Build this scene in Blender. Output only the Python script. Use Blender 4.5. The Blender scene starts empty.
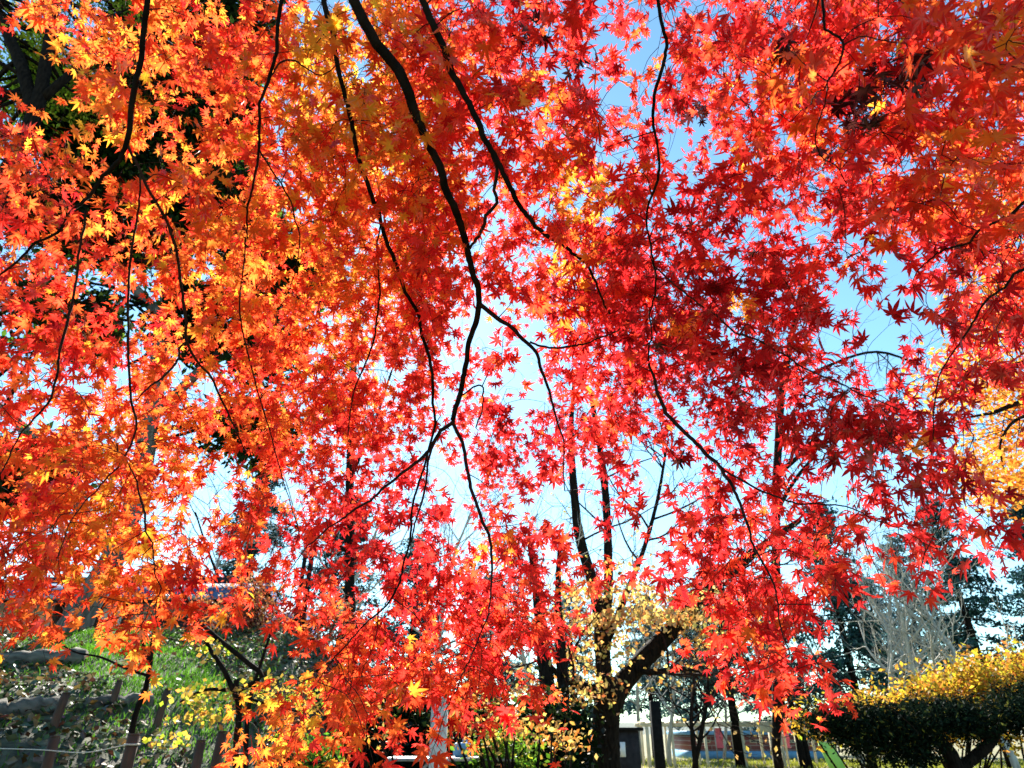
import bpy, math, random
import numpy as np
from mathutils import Vector
from mathutils.kdtree import KDTree

rng = np.random.default_rng(11)
random.seed(11)
SC = bpy.context.scene
COL = SC.collection
R = math.radians

# ------------------------------------------------------------------ camera
LENS, PITCH, EYE = 23.03, R(28.05), 1.6
cam_d = bpy.data.cameras.new("camera")
cam_d.lens = LENS
cam_d.sensor_width = 36.0
cam_d.clip_start = 0.05
cam_d.clip_end = 6000.0
cam_d.dof.use_dof = True
cam_d.dof.focus_distance = 2.0
cam_d.dof.aperture_fstop = 7.5
cam = bpy.data.objects.new("camera", cam_d)
cam.location = (0, 0, EYE)
cam.rotation_euler = (R(90) + PITCH, 0, 0)
COL.objects.link(cam)
SC.camera = cam

# ------------------------------------------------------------------ sky, sun, exposure
SUN_EL, SUN_AZ = R(35.6), R(-11.8)          # azimuth measured from +Y towards +X
world = bpy.data.worlds.new("World")
SC.world = world
world.use_nodes = True
wn = world.node_tree.nodes
bg = wn["Background"]
sky = wn.new("ShaderNodeTexSky")
sky.sky_type = 'NISHITA'
sky.sun_disc = False
sky.sun_elevation = SUN_EL
sky.sun_rotation = SUN_AZ
sky.air_density = 1.0
sky.dust_density = 0.12
sky.ozone_density = 0.2
grade = wn.new("ShaderNodeVectorMath")
grade.operation = 'MULTIPLY'
grade.inputs[1].default_value = (0.70, 0.99, 1.03)
world.node_tree.links.new(sky.outputs[0], grade.inputs[0])
world.node_tree.links.new(grade.outputs[0], bg.inputs[0])
bg.inputs[1].default_value = 0.072
sun_d = bpy.data.lights.new("sun", 'SUN')
sun_d.energy = 5.0
sun_d.angle = R(0.5)
sun_d.color = (1.0, 0.93, 0.82)
sun = bpy.data.objects.new("sun", sun_d)
S_DIR = Vector((math.sin(SUN_AZ) * math.cos(SUN_EL), math.cos(SUN_AZ) * math.cos(SUN_EL), math.sin(SUN_EL)))
sun.rotation_euler = (-S_DIR).to_track_quat('-Z', 'Y').to_euler()
sun.location = S_DIR * 50
COL.objects.link(sun)
vs = SC.view_settings
vs.view_transform = 'Standard'
vs.look = 'None'
vs.gamma = 1.0
vs.use_curve_mapping = False
vs.exposure = 2.0
SC.cycles.max_bounces = 8
SC.cycles.diffuse_bounces = 4
SC.cycles.transmission_bounces = 6

# ------------------------------------------------------------------ pixel rays -> world points
FP = LENS / 36.0 * 1024
cp, sp = math.cos(PITCH), math.sin(PITCH)
FWD, UPV = np.array([0, cp, sp]), np.array([0, -sp, cp])
EYEV = np.array([0, 0, EYE])

def ray(px, py):
    return FWD + np.array([1.0, 0, 0]) * ((px - 512) / FP) + UPV * ((384 - py) / FP)
def at(px, py, depth):
    return EYEV + ray(px, py) * depth
def aty(px, py, Y):
    d = ray(px, py)
    return EYEV + d * (Y / d[1])
def project(p):
    q = np.asarray(p) - EYEV
    dz = q @ FWD
    return 512 + FP * q[..., 0] / dz, 384 - FP * (q @ UPV) / dz, dz
def nrm(v):
    v = np.asarray(v, float)
    return v / (np.linalg.norm(v, axis=-1, keepdims=True) + 1e-12)
def sstep(a, b, x):
    t = np.clip((np.asarray(x, float) - a) / (b - a), 0, 1)
    return t * t * (3 - 2 * t)

def hgt(x, y):
    """ground height: a bank rises on the left, the rest is level"""
    x = np.asarray(x, float); y = np.asarray(y, float)
    u = sstep(0, 1, (-x - 1.0) / 3.2)
    rise = np.maximum(0, 0.9 + 0.27 * (np.minimum(y, 12.5) - 4))
    rise = rise - 1.1 * sstep(12.8, 17, y)
    rise = rise * (1 - sstep(40, 70, y)) * (1 - sstep(30, 60, -x))
    bump = 0.05 * np.sin(x * 1.9 + 0.7 * y) + 0.04 * np.sin(2.7 * y - x)
    return u * (np.maximum(rise, 0) + bump * sstep(0.2, 1, rise)) 

# ------------------------------------------------------------------ object helpers
def tag(o, label=None, cat=None, group=None, kind=None):
    if label: o["label"] = label
    if cat: o["category"] = cat
    if group: o["group"] = group
    if kind: o["kind"] = kind
    return o
def thing(name, loc, label, cat, group=None):
    o = bpy.data.objects.new(name, None)
    o.empty_display_size = 0.2
    o.location = Vector([float(v) for v in loc])
    COL.objects.link(o)
    return tag(o, label, cat, group)
def wloc(o):
    v = np.zeros(3)
    while o is not None:
        v = v + np.array(o.location); o = o.parent
    return v

class MB:
    def __init__(self):
        self.v, self.q, self.t, self.c, self.n = [], [], [], [], 0
    def add(self, v, quads=None, tris=None, col=None):
        v = np.asarray(v, float).reshape(-1, 3)
        if quads is not None and len(quads): self.q.append(np.asarray(quads, int).reshape(-1, 4) + self.n)
        if tris is not None and len(tris): self.t.append(np.asarray(tris, int).reshape(-1, 3) + self.n)
        self.v.append(v)
        if col is None: col = np.ones((len(v), 3))
        col = np.asarray(col, float)
        if col.ndim == 1: col = np.tile(col, (len(v), 1))
        self.c.append(col)
        self.n += len(v)
        return self
    def box(self, lo, hi, rz=0.0, piv=None, bev=0.0):
        lo = np.array(lo, float); hi = np.array(hi, float)
        if bev <= 0:
            v = np.array([[x, y, z] for z in (lo[2], hi[2]) for (x, y) in ((lo[0], lo[1]), (hi[0], lo[1]), (hi[0], hi[1]), (lo[0], hi[1]))])
            f = [(3, 2, 1, 0), (4, 5, 6, 7), (0, 1, 5, 4), (1, 2, 6, 5), (2, 3, 7, 6), (3, 0, 4, 7)]
        else:
            b = bev
            ring = []
            for z, s in ((lo[2], b), (lo[2] + b, 0), (hi[2] - b, 0), (hi[2], b)):
                x0, x1, y0, y1 = lo[0] + s, hi[0] - s, lo[1] + s, hi[1] - s
                k = b if s == 0 else b * 0.5
                ring += [[x0 + k, y0, z], [x1 - k, y0, z], [x1, y0 + k, z], [x1, y1 - k, z], [x1 - k, y1, z], [x0 + k, y1, z], [x0, y1 - k, z], [x0, y0 + k, z]]
            v = np.array(ring)
            f = []
            for r in range(3):
                for k in range(8):
                    f.append((r * 8 + k, r * 8 + (k + 1) % 8, r * 8 + 8 + (k + 1) % 8, r * 8 + 8 + k))
            o = 24
            f += [(o, o + 1, o + 2, o + 3), (o, o + 3, o + 4, o + 7), (o + 4, o + 5, o + 6, o + 7)]
            f += [(3, 2, 1, 0), (7, 4, 3, 0), (7, 6, 5, 4)]
        if rz:
            pv = np.array(piv if piv is not None else (lo + hi) / 2)
            c, s = math.cos(rz), math.sin(rz)
            d = v - pv
            v = pv + np.stack([d[:, 0] * c - d[:, 1] * s, d[:, 0] * s + d[:, 1] * c, d[:, 2]], 1)
        return self.add(v, quads=f)
    def tube(self, pts, rad, sides=6, lump=0.0, cap=True):
        pts = np.asarray(pts, float); n = len(pts)
        rad = np.broadcast_to(np.asarray(rad, float), (n,))
        T = np.gradient(pts, axis=0); T = nrm(T)
        ref = np.array([0.31, 0.17, 0.93])
        if abs(T.mean(0) @ ref) > 0.9 * np.linalg.norm(T.mean(0)): ref = np.array([0.95, 0.2, 0.1])
        A = nrm(np.cross(T, ref)); B = np.cross(T, A)
        th = np.arange(sides) * 2 * math.pi / sides
        rr = rad[:, None] * (1 + (lump * (rng.random((n, sides)) - 0.5) if lump else 0))
        v = pts[:, None, :] + rr[..., None] * (np.cos(th)[None, :, None] * A[:, None, :] + np.sin(th)[None, :, None] * B[:, None, :])
        i = np.arange(n - 1)[:, None] * sides; k = np.arange(sides)[None, :]; k2 = (k + 1) % sides
        q = np.stack([i + k, i + k2, i + sides + k2, i + sides + k], -1).reshape(-1, 4)
        v = v.reshape(-1, 3)
        tr = []
        if cap:
            v = np.vstack([v, pts[:1], pts[-1:]])
            a, b = n * sides, n * sides + 1
            for j in range(sides):
                tr.append((a, (j + 1) % sides, j))
                tr.append((b, (n - 1) * sides + j, (n - 1) * sides + (j + 1) % sides))
        return self.add(v, quads=q, tris=tr)
    def prism(self, poly, a, b):
        """poly: list of (u, w) in the plane of vectors; a->b sweep given as functions of (u, w)"""
        n = len(poly)
        v = [a(u, w) for u, w in poly] + [b(u, w) for u, w in poly]
        q = [(k, (k + 1) % n, n + (k + 1) % n, n + k) for k in range(n)]
        v = np.array(v)
        c0, c1 = v[:n].mean(0), v[n:].mean(0)
        v = np.vstack([v, c0, c1])
        t = [(2 * n, (k + 1) % n, k) for k in range(n)] + [(2 * n + 1, n + k, n + (k + 1) % n) for k in range(n)]
        return self.add(v, quads=q, tris=t)
    def build(self, name, m, parent=None, origin=None, smooth=False):
        me = bpy.data.meshes.new(name)
        v = np.vstack(self.v); off = wloc(parent) if parent is not None else np.array(origin if origin is not None else (0, 0, 0), float)
        v = v - off
        q = np.vstack(self.q) if self.q else np.zeros((0, 4), int)
        t = np.vstack(self.t) if self.t else np.zeros((0, 3), int)
        nl = q.size + t.size
        me.vertices.add(len(v)); me.vertices.foreach_set("co", v.astype(np.float32).ravel())
        me.loops.add(nl); me.loops.foreach_set("vertex_index", np.concatenate([q.ravel(), t.ravel()]).astype(np.int32))
        np_ = len(q) + len(t)
        me.polygons.add(np_)
        ls = np.concatenate([np.arange(len(q)) * 4, q.size + np.arange(len(t)) * 3]).astype(np.int32)
        me.polygons.foreach_set("loop_start", ls)
        me.update(calc_edges=True)
        me.validate()
        ca = me.color_attributes.new("tint", 'FLOAT_COLOR', 'POINT')
        c = np.vstack(self.c)
        ca.data.foreach_set("color", np.hstack([c, np.ones((len(c), 1))]).astype(np.float32).ravel())
        if smooth: me.polygons.foreach_set("use_smooth", np.ones(len(me.polygons), bool))
        me.materials.append(m)
        o = bpy.data.objects.new(name, me)
        COL.objects.link(o)
        if parent is not None: o.parent = parent
        elif origin is not None: o.location = Vector([float(x) for x in origin])
        return o

def copy_tree(o, parent=None):
    c = o.copy(); COL.objects.link(c)
    if parent is not None: c.parent = parent
    for ch in [x for x in SC.objects if x.parent == o]: copy_tree(ch, c)
    return c

# ------------------------------------------------------------------ materials
def mat(name):
    m = bpy.data.materials.new(name); m.use_nodes = True
    nt = m.node_tree; nt.nodes.clear()
    out = nt.nodes.new("ShaderNodeOutputMaterial")
    return m, nt, out
def surf(name, c1, c2, scale=8.0, rough=0.8, bump=0.3, stretch=(1, 1, 1), metallic=0.0, detail=6, spec=0.3, dist=0.02):
    m, nt, out = mat(name); N, L = nt.nodes, nt.links
    p = N.new("ShaderNodeBsdfPrincipled"); L.new(p.outputs[0], out.inputs[0])
    tc = N.new("ShaderNodeTexCoord"); mp = N.new("ShaderNodeMapping"); mp.inputs[3].default_value = stretch
    nz = N.new("ShaderNodeTexNoise"); nz.inputs["Scale"].default_value = scale; nz.inputs["Detail"].default_value = detail
    L.new(tc.outputs["Object"], mp.inputs[0]); L.new(mp.outputs[0], nz.inputs[0])
    cr = N.new("ShaderNodeValToRGB"); cr.color_ramp.elements[0].position = 0.3; cr.color_ramp.elements[1].position = 0.7
    cr.color_ramp.elements[0].color = (*c1, 1); cr.color_ramp.elements[1].color = (*c2, 1)
    L.new(nz.outputs[0], cr.inputs[0]); L.new(cr.outputs[0], p.inputs["Base Color"])
    p.inputs["Roughness"].default_value = rough; p.inputs["Metallic"].default_value = metallic
    p.inputs["Specular IOR Level"].default_value = spec
    if bump:
        b = N.new("ShaderNodeBump"); b.inputs["Strength"].default_value = bump; b.inputs["Distance"].default_value = dist
        L.new(nz.outputs[0], b.inputs["Height"]); L.new(b.outputs[0], p.inputs["Normal"])
    return m
def leafy(name, scale=14.0, amt=0.35, transl=0.5, gloss=0.08, tcol=(1, 1, 1)):
    """thin leaf: tint attribute gives each leaf's colour, mottled; light passes through"""
    m, nt, out = mat(name); N, L = nt.nodes, nt.links
    at_ = N.new("ShaderNodeAttribute"); at_.attribute_name = "tint"
    tc = N.new("ShaderNodeTexCoord"); nz = N.new("ShaderNodeTexNoise"); nz.inputs["Scale"].default_value = scale; nz.inputs["Detail"].default_value = 3
    L.new(tc.outputs["Object"], nz.inputs[0])
    mr = N.new("ShaderNodeMapRange"); mr.inputs[1].default_value = 0.3; mr.inputs[2].default_value = 0.7
    mr.inputs[3].default_value = 1 - amt; mr.inputs[4].default_value = 1.0
    L.new(nz.outputs[0], mr.inputs[0])
    mx = N.new("ShaderNodeVectorMath"); mx.operation = 'SCALE'
    L.new(at_.outputs["Color"], mx.inputs[0]); L.new(mr.outputs[0], mx.inputs["Scale"])
    df = N.new("ShaderNodeBsdfDiffuse"); tr = N.new("ShaderNodeBsdfTranslucent"); gl = N.new("ShaderNodeBsdfGlossy")
    tm = N.new("ShaderNodeVectorMath"); tm.operation = 'MULTIPLY'; tm.inputs[1].default_value = tcol
    L.new(mx.outputs[0], tm.inputs[0])
    L.new(mx.outputs[0], df.inputs[0]); L.new(tm.outputs[0], tr.inputs[0])
    gl.inputs["Roughness"].default_value = 0.45; gl.inputs[0].default_value = (1, 1, 1, 1)
    a = N.new("ShaderNodeMixShader"); a.inputs[0].default_value = transl
    L.new(df.outputs[0], a.inputs[1]); L.new(tr.outputs[0], a.inputs[2])
    fr = N.new("ShaderNodeFresnel"); fr.inputs[0].default_value = 1.35
    fm = N.new("ShaderNodeMath"); fm.operation = 'MULTIPLY'; fm.inputs[1].default_value = gloss * 4
    L.new(fr.outputs[0], fm.inputs[0])
    b = N.new("ShaderNodeMixShader"); L.new(fm.outputs[0], b.inputs[0]); L.new(a.outputs[0], b.inputs[1]); L.new(gl.outputs[0], b.inputs[2])
    L.new(b.outputs[0], out.inputs[0])
    return m

M = {}
M['bark'] = surf('dark_bark', (0.004, 0.0032, 0.003), (0.02, 0.015, 0.012), 22, 0.9, 0.9, (1, 1, 0.25), dist=0.03, spec=0.04)
M['bark_grey'] = surf('grey_bark', (0.05, 0.042, 0.035), (0.22, 0.19, 0.16), 14, 0.9, 0.9, (1, 1, 0.2), dist=0.04)
M['twig'] = surf('twig_bark', (0.012, 0.006, 0.006), (0.04, 0.02, 0.016), 30, 0.8, 0.2, spec=0.06)
M['pale_bark'] = surf('pale_bark', (0.28, 0.26, 0.22), (0.48, 0.46, 0.4), 9, 0.85, 0.5, (1, 1, 0.3))
M['maple_leaf'] = leafy('maple_leaf', 30, 0.2, 0.72, 0.012, (1.0, 1.0, 1.0))
M['leaf'] = leafy('broad_leaf', 3, 0.3, 0.45, 0.005, (1.3, 1.25, 0.7))
M['needle'] = leafy('needle_leaf', 1.5, 0.4, 0.2, 0.001)
M['litter'] = leafy('fallen_leaf', 20, 0.4, 0.25, 0.01)
M['blade'] = leafy('grass_blade', 6, 0.35, 0.45, 0.015, (1.2, 1.2, 0.6))
M['wood'] = surf('weathered_wood', (0.025, 0.014, 0.010), (0.1, 0.058, 0.04), 18, 0.85, 0.6, (1, 1, 0.2))
M['logbark'] = surf('mossy_log', (0.03, 0.028, 0.022), (0.16, 0.15, 0.12), 14, 0.9, 0.9, (0.3, 1, 1))
M['rope'] = surf('pale_rope', (0.4, 0.38, 0.32), (0.6, 0.57, 0.5), 60, 0.9, 0.3)
M['plaster_tan'] = surf('tan_plaster', (0.58, 0.4, 0.27), (0.7, 0.5, 0.36), 3, 0.9, 0.1)
M['plaster_white'] = surf('white_plaster', (0.78, 0.77, 0.74), (0.86, 0.85, 0.83), 4, 0.9, 0.1)
M['timber'] = surf('dark_timber', (0.02, 0.014, 0.01), (0.06, 0.04, 0.03), 12, 0.7, 0.3, (1, 1, 0.2))
M['cream_timber'] = surf('cream_timber', (0.5, 0.44, 0.3), (0.68, 0.6, 0.44), 6, 0.7, 0.2, (1, 1, 0.3))
M['metal_dark'] = surf('dark_painted_steel', (0.004, 0.004, 0.005), (0.012, 0.012, 0.013), 12, 0.7, 0.1, spec=0.08)
M['metal_grey'] = surf('grey_steel', (0.3, 0.31, 0.32), (0.42, 0.43, 0.44), 10, 0.45, 0.1, metallic=0.4)
M['stone'] = surf('pale_stone', (0.4, 0.39, 0.36), (0.62, 0.61, 0.57), 12, 0.9, 0.4)
M['charcoal'] = surf('charcoal_wall', (0.018, 0.018, 0.022), (0.04, 0.038, 0.043), 5, 0.9, 0.1, spec=0.08)
M['poster'] = surf('white_poster', (0.74, 0.75, 0.77), (0.82, 0.82, 0.83), 5, 0.6, 0.0)
M['pink'] = surf('pink_cloth', (0.7, 0.12, 0.2), (0.78, 0.2, 0.28), 3, 0.8, 0.1)
M['bluepaint'] = surf('blue_paint', (0.1, 0.28, 0.5), (0.16, 0.36, 0.58), 4, 0.5, 0.05)
M['lime'] = surf('lime_paint', (0.35, 0.62, 0.08), (0.45, 0.7, 0.14), 3, 0.6, 0.05)

def glass():
    m, nt, out = mat('window_glass'); p = nt.nodes.new("ShaderNodeBsdfPrincipled")
    p.inputs["Base Color"].default_value = (0.03, 0.045, 0.06, 1); p.inputs["Roughness"].default_value = 0.06
    nt.links.new(p.outputs[0], out.inputs[0]); return m
M['glass'] = glass()
def brick(name, c1, c2, mortar, scale, bw, rh):
    m, nt, out = mat(name); N, L = nt.nodes, nt.links
    p = N.new("ShaderNodeBsdfPrincipled"); L.new(p.outputs[0], out.inputs[0]); p.inputs["Roughness"].default_value = 0.8
    tc = N.new("ShaderNodeTexCoord"); mp = N.new("ShaderNodeMapping"); mp.inputs[2].default_value = (R(90), 0, 0)
    b = N.new("ShaderNodeTexBrick"); b.inputs["Scale"].default_value = scale
    b.inputs["Color1"].default_value = (*c1, 1); b.inputs["Color2"].default_value = (*c2, 1); b.inputs["Mortar"].default_value = (*mortar, 1)
    b.inputs["Brick Width"].default_value = bw; b.inputs["Row Height"].default_value = rh; b.inputs["Mortar Size"].default_value = 0.02
    L.new(tc.outputs["Object"], mp.inputs[0]); L.new(mp.outputs[0], b.inputs[0]); L.new(b.outputs[0], p.inputs["Base Color"])
    return m
M['brick'] = brick('red_brick', (0.2, 0.05, 0.045), (0.3, 0.1, 0.09), (0.4, 0.34, 0.32), 1.0, 0.9, 0.28)
def rooftile():
    m, nt, out = mat('blue_roof_tile'); N, L = nt.nodes, nt.links
    p = N.new("ShaderNodeBsdfPrincipled"); L.new(p.outputs[0], out.inputs[0]); p.inputs["Roughness"].default_value = 0.4
    tc = N.new("ShaderNodeTexCoord"); w = N.new("ShaderNodeTexWave"); w.bands_direction = 'X'; w.inputs["Scale"].default_value = 3.2
    w.inputs["Distortion"].default_value = 0.3
    L.new(tc.outputs["Object"], w.inputs[0])
    cr = N.new("ShaderNodeValToRGB"); cr.color_ramp.elements[0].color = (0.03, 0.06, 0.14, 1); cr.color_ramp.elements[1].color = (0.08, 0.16, 0.34, 1)
    L.new(w.outputs[1], cr.inputs[0]); p.inputs["Roughness"].default_value = 0.75; p.inputs["Specular IOR Level"].default_value = 0.15
    L.new(cr.outputs[0], p.inputs["Base Color"])
    b = N.new("ShaderNodeBump"); b.inputs["Strength"].default_value = 0.7; L.new(w.outputs[1], b.inputs["Height"]); L.new(b.outputs[0], p.inputs["Normal"])
    return m
M['rooftile'] = rooftile()
def groundmat():
    m, nt, out = mat('park_ground'); N, L = nt.nodes, nt.links
    p = N.new("ShaderNodeBsdfPrincipled"); L.new(p.outputs[0], out.inputs[0]); p.inputs["Roughness"].default_value = 0.95
    tc = N.new("ShaderNodeTexCoord")
    n1 = N.new("ShaderNodeTexNoise"); n1.inputs["Scale"].default_value = 0.35; n1.inputs["Detail"].default_value = 8
    n2 = N.new("ShaderNodeTexNoise"); n2.inputs["Scale"].default_value = 9; n2.inputs["Detail"].default_value = 8
    L.new(tc.outputs["Object"], n1.inputs[0]); L.new(tc.outputs["Object"], n2.inputs[0])
    a = N.new("ShaderNodeValToRGB"); e = a.color_ramp.elements
    e[0].position, e[0].color = 0.4, (0.13, 0.15, 0.035, 1); e[1].position, e[1].color = 0.62, (0.3, 0.25, 0.13, 1)
    b = N.new("ShaderNodeValToRGB"); e = b.color_ramp.elements
    e[0].position, e[0].color = 0.35, (0.35, 0.3, 0.25, 1); e[1].position, e[1].color = 0.65, (1, 1, 1, 1)
    L.new(n1.outputs[0], a.inputs[0]); L.new(n2.outputs[0], b.inputs[0])
    mx = N.new("ShaderNodeVectorMath"); mx.operation = 'MULTIPLY'
    L.new(a.outputs[0], mx.inputs[0]); L.new(b.outputs[0], mx.inputs[1])
    # the bank itself is dark leaf mould
    sx = N.new("ShaderNodeSeparateXYZ"); L.new(tc.outputs["Object"], sx.inputs[0])
    mr = N.new("ShaderNodeMapRange"); mr.inputs[1].default_value = 0.2; mr.inputs[2].default_value = 0.8
    L.new(sx.outputs[2], mr.inputs[0])
    mix = N.new("ShaderNodeMix"); mix.data_type = 'RGBA'
    L.new(mr.outputs[0], mix.inputs[0]); L.new(mx.outputs[0], mix.inputs[6])
    c = N.new("ShaderNodeValToRGB"); e = c.color_ramp.elements
    e[0].position, e[0].color = 0.35, (0.02, 0.022, 0.012, 1); e[1].position, e[1].color = 0.68, (0.09, 0.1, 0.05, 1)
    L.new(n2.outputs[0], c.inputs[0]); L.new(c.outputs[0], mix.inputs[7])
    L.new(mix.outputs[2], p.inputs["Base Color"])
    bp = N.new("ShaderNodeBump"); bp.inputs["Strength"].default_value = 0.6; bp.inputs["Distance"].default_value = 0.05
    L.new(n2.outputs[0], bp.inputs["Height"]); L.new(bp.outputs[0], p.inputs["Normal"])
    return m
M['ground'] = groundmat()
M['hill'] = surf('far_hill', (0.05, 0.07, 0.06), (0.09, 0.11, 0.09), 0.02, 1.0, 0.0)

# ------------------------------------------------------------------ leaves and branches
def leaf_cloud(mb, c, size, col, colvar=0.25, normal=None, nb=0.0, aspect=0.6, alt=None, altp=0.0):
    """one folded diamond per leaf"""
    c = np.asarray(c, float); n = len(c)
    if n == 0: return mb
    nn = rng.normal(size=(n, 3))
    if normal is not None: nn = nrm(nn) + np.array(normal) * nb
    nn = nrm(nn)
    t = nrm(np.cross(nn, rng.normal(size=(n, 3)))); b = np.cross(nn, t)
    s = (np.asarray(size) * (0.6 + 0.8 * rng.random(n)))[:, None]
    v = np.stack([c - t * s * 0.5, c + b * s * 0.5 * aspect + nn * s * 0.08, c + t * s * 0.55, c - b * s * 0.5 * aspect + nn * s * 0.08], 1)
    i = np.arange(n)[:, None] * 4
    tr = np.concatenate([i + np.array([0, 1, 2]), i + np.array([0, 2, 3])])
    cc = np.tile(np.asarray(col, float), (n, 1))
    if alt is not None:
        k = rng.random(n) < altp
        cc[k] = alt
    cc = cc * (1 + colvar * rng.normal(size=(n, 1))).clip(0.3, 1.9) * (1 + 0.12 * rng.normal(size=(n, 3))).clip(0.5, 1.5)
    return mb.add(v.reshape(-1, 3), tris=tr, col=np.repeat(cc.clip(0, 0.95), 4, 0))
def clumps(center, radii, n_clump, n_leaf, sig, shell=0.35):
    d = nrm(rng.normal(size=(n_clump, 3)))
    r = (shell + (1 - shell) * rng.random(n_clump)) ** 0.6
    cc = np.array(center) + d * r[:, None] * np.array(radii)
    k = rng.integers(0, n_clump, n_leaf)
    return cc[k] + rng.normal(size=(n_leaf, 3)) * np.asarray(sig) * (0.6 + 0.8 * rng.random(n_clump))[k][:, None], cc
def smooth_path(pts, n):
    pts = np.asarray(pts, float); m = len(pts)
    if m < 3:
        t = np.linspace(0, 1, n)[:, None]; return pts[0] * (1 - t) + pts[-1] * t
    d = np.r_[0, np.cumsum(np.linalg.norm(np.diff(pts, axis=0), axis=1))]
    ts = np.linspace(0, d[-1], n); out = np.zeros((n, pts.shape[1]))
    g = np.gradient(pts, d, axis=0)
    for j, x in enumerate(ts):
        k = min(max(np.searchsorted(d, x) - 1, 0), m - 2)
        h = d[k + 1] - d[k]; u = (x - d[k]) / h
        out[j] = ((1 + 2 * u) * (1 - u) ** 2) * pts[k] + u * (1 - u) ** 2 * h * g[k] + u * u * (3 - 2 * u) * pts[k + 1] + u * u * (u - 1) * h * g[k + 1]
    return out
def grow(mb, p, d, L, r, level, tips, kids=(5, 5, 4), up=0.1, wob=0.22, sides=5, spread=0.75, ratio=0.55):
    n = 6 if level > 0 else 4
    pts = [np.array(p, float)]; d = nrm(d)
    for k in range(n):
        d = nrm(d + rng.normal(size=3) * wob + np.array([0, 0, up]))
        pts.append(pts[-1] + d * L / n)
    pts = np.array(pts)
    mb.tube(pts, np.linspace(r, r * 0.35, len(pts)), sides, cap=False)
    if level == 0:
        tips.append(pts[-1]); tips.append(pts[2]); return
    m = kids[len(kids) - level] if level <= len(kids) else 4
    for k in range(m):
        f = 0.25 + 0.75 * (k + rng.random()) / m
        i = min(int(f * n), n - 1); q = pts[i] + (pts[i + 1] - pts[i]) * (f * n - i)
        dd = nrm(pts[i + 1] - pts[i]); side = nrm(np.cross(dd, rng.normal(size=3)))
        grow(mb, q, dd * (1 - spread * 0.5) + side * spread, L * ratio * (1.1 - 0.4 * f) * (0.7 + 0.6 * rng.random()), r * (0.35 + 0.15 * (1 - f)), level - 1, tips, kids, up, wob, max(3, sides - 1), spread, ratio)

# ================================================================== SETTING
def ax(dense, step, far, k):
    a = list(np.arange(dense[0], dense[1] + 1e-6, step)); s = step
    while a[-1] < far: s *= k; a.append(a[-1] + s)
    s = step
    while a[0] > -far: s *= k; a.insert(0, a[0] - s)
    return np.array(a)
gx, gy = ax((-14, 4), 0.25, 2500, 1.22), ax((-2, 20), 0.25, 2500, 1.22)
X, Y = np.meshgrid(gx, gy)
Z = hgt(X, Y) + 0.015 * rng.normal(size=X.shape) * (hgt(X, Y) > 0.3)
idx = np.arange(X.size).reshape(X.shape)
g = MB().add(np.stack([X, Y, Z], -1).reshape(-1, 3), quads=np.stack([idx[:-1, :-1], idx[:-1, 1:], idx[1:, 1:], idx[1:, :-1]], -1).reshape(-1, 4))
tag(g.build('ground', M['ground'], smooth=True), kind='structure')
hb = MB()
xs = np.linspace(-1600, 1600, 90)
rows = []
for yy, s in ((900, 0), (1050, 0.55), (1250, 1.0), (1500, 0.6), (1700, 0)):
    rows.append(np.stack([xs, yy + 0 * xs, -3 + s * .35 * (48 + 18 * np.sin(xs / 210) + 9 * np.sin(xs / 73 + 1))], 1))
hv = np.vstack(rows); nn_ = len(xs)
hi_ = np.arange(len(hv)).reshape(5, nn_)
hb.add(hv, quads=np.stack([hi_[:-1, :-1], hi_[:-1, 1:], hi_[1:, 1:], hi_[1:, :-1]], -1).reshape(-1, 4))
tag(hb.build('hills', M['hill'], smooth=True), kind='structure')

# ---- ground cover on the bank
def scatter(n, xr, yr):
    x = rng.uniform(*xr, n); y = rng.uniform(*yr, n); return np.stack([x, y, hgt(x, y)], 1)
pts = scatter(26000, (-11, -1.4), (3.2, 14)); pts[:, 2] += 0.03 + 0.05 * rng.random(len(pts))
ga, gb = aty(70, 632, 11.8)[:2], aty(200, 700, 8.2)[:2]
gu = (gb - ga) / np.linalg.norm(gb - ga); rel = pts[:, :2] - ga
along = np.clip(rel @ gu, 0, np.linalg.norm(gb - ga)); offd = np.linalg.norm(rel - along[:, None] * gu, axis=1)
pts = pts[(offd > .75) | (rng.random(len(pts)) < .1)]
lit = MB()
k = rng.random(len(pts))
pal = np.array([(0.16, 0.13, 0.08), (0.07, 0.1, 0.05), (0.035, 0.06, 0.025), (0.09, 0.045, 0.025), (0.2, 0.13, 0.045), (0.12, 0.135, 0.1)])
for i in range(6):
    s = (k >= i / 6) & (k < (i + 1) / 6)
    leaf_cloud(lit, pts[s], 0.075, pal[i], 0.3, (0, 0, 1), 1.2, 0.75)
tag(lit.build('leaf_litter', M['litter']), 'fallen dry leaves and low ground ivy covering the bank', 'leaf litter', kind='stuff')
def blades(n, c, spread, hmin, hmax, col, w=0.006):
    mb = MB(); x = c[0] + rng.normal(size=n) * spread[0]; y = c[1] + rng.normal(size=n) * spread[1]
    b = np.stack([x, y, hgt(x, y)], 1); h = rng.uniform(hmin, hmax, n)[:, None]
    a = rng.uniform(0, 6.28, n); t = np.stack([np.cos(a), np.sin(a), 0 * a], 1)
    l = rng.normal(size=(n, 3)) * 0.35; l[:, 2] = 1
    m1 = b + l * h * 0.55; m2 = b + l * h + t[:, [1, 0, 2]] * h * 0.25
    v = np.stack([b - t * w, b + t * w, m1 + t * w * 0.8, m1 - t * w * 0.8, m2], 1)
    i = np.arange(n)[:, None] * 5
    cc = np.array(col) * (1 + 0.3 * rng.normal(size=(n, 1))).clip(0.4, 1.8)
    return mb.add(v.reshape(-1, 3), quads=i + np.array([0, 1, 2, 3]), tris=i + np.array([3, 2, 4]), col=np.repeat(cc, 5, 0))
p1, p2 = aty(120, 650, 10.4), aty(185, 690, 8.6)
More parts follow.
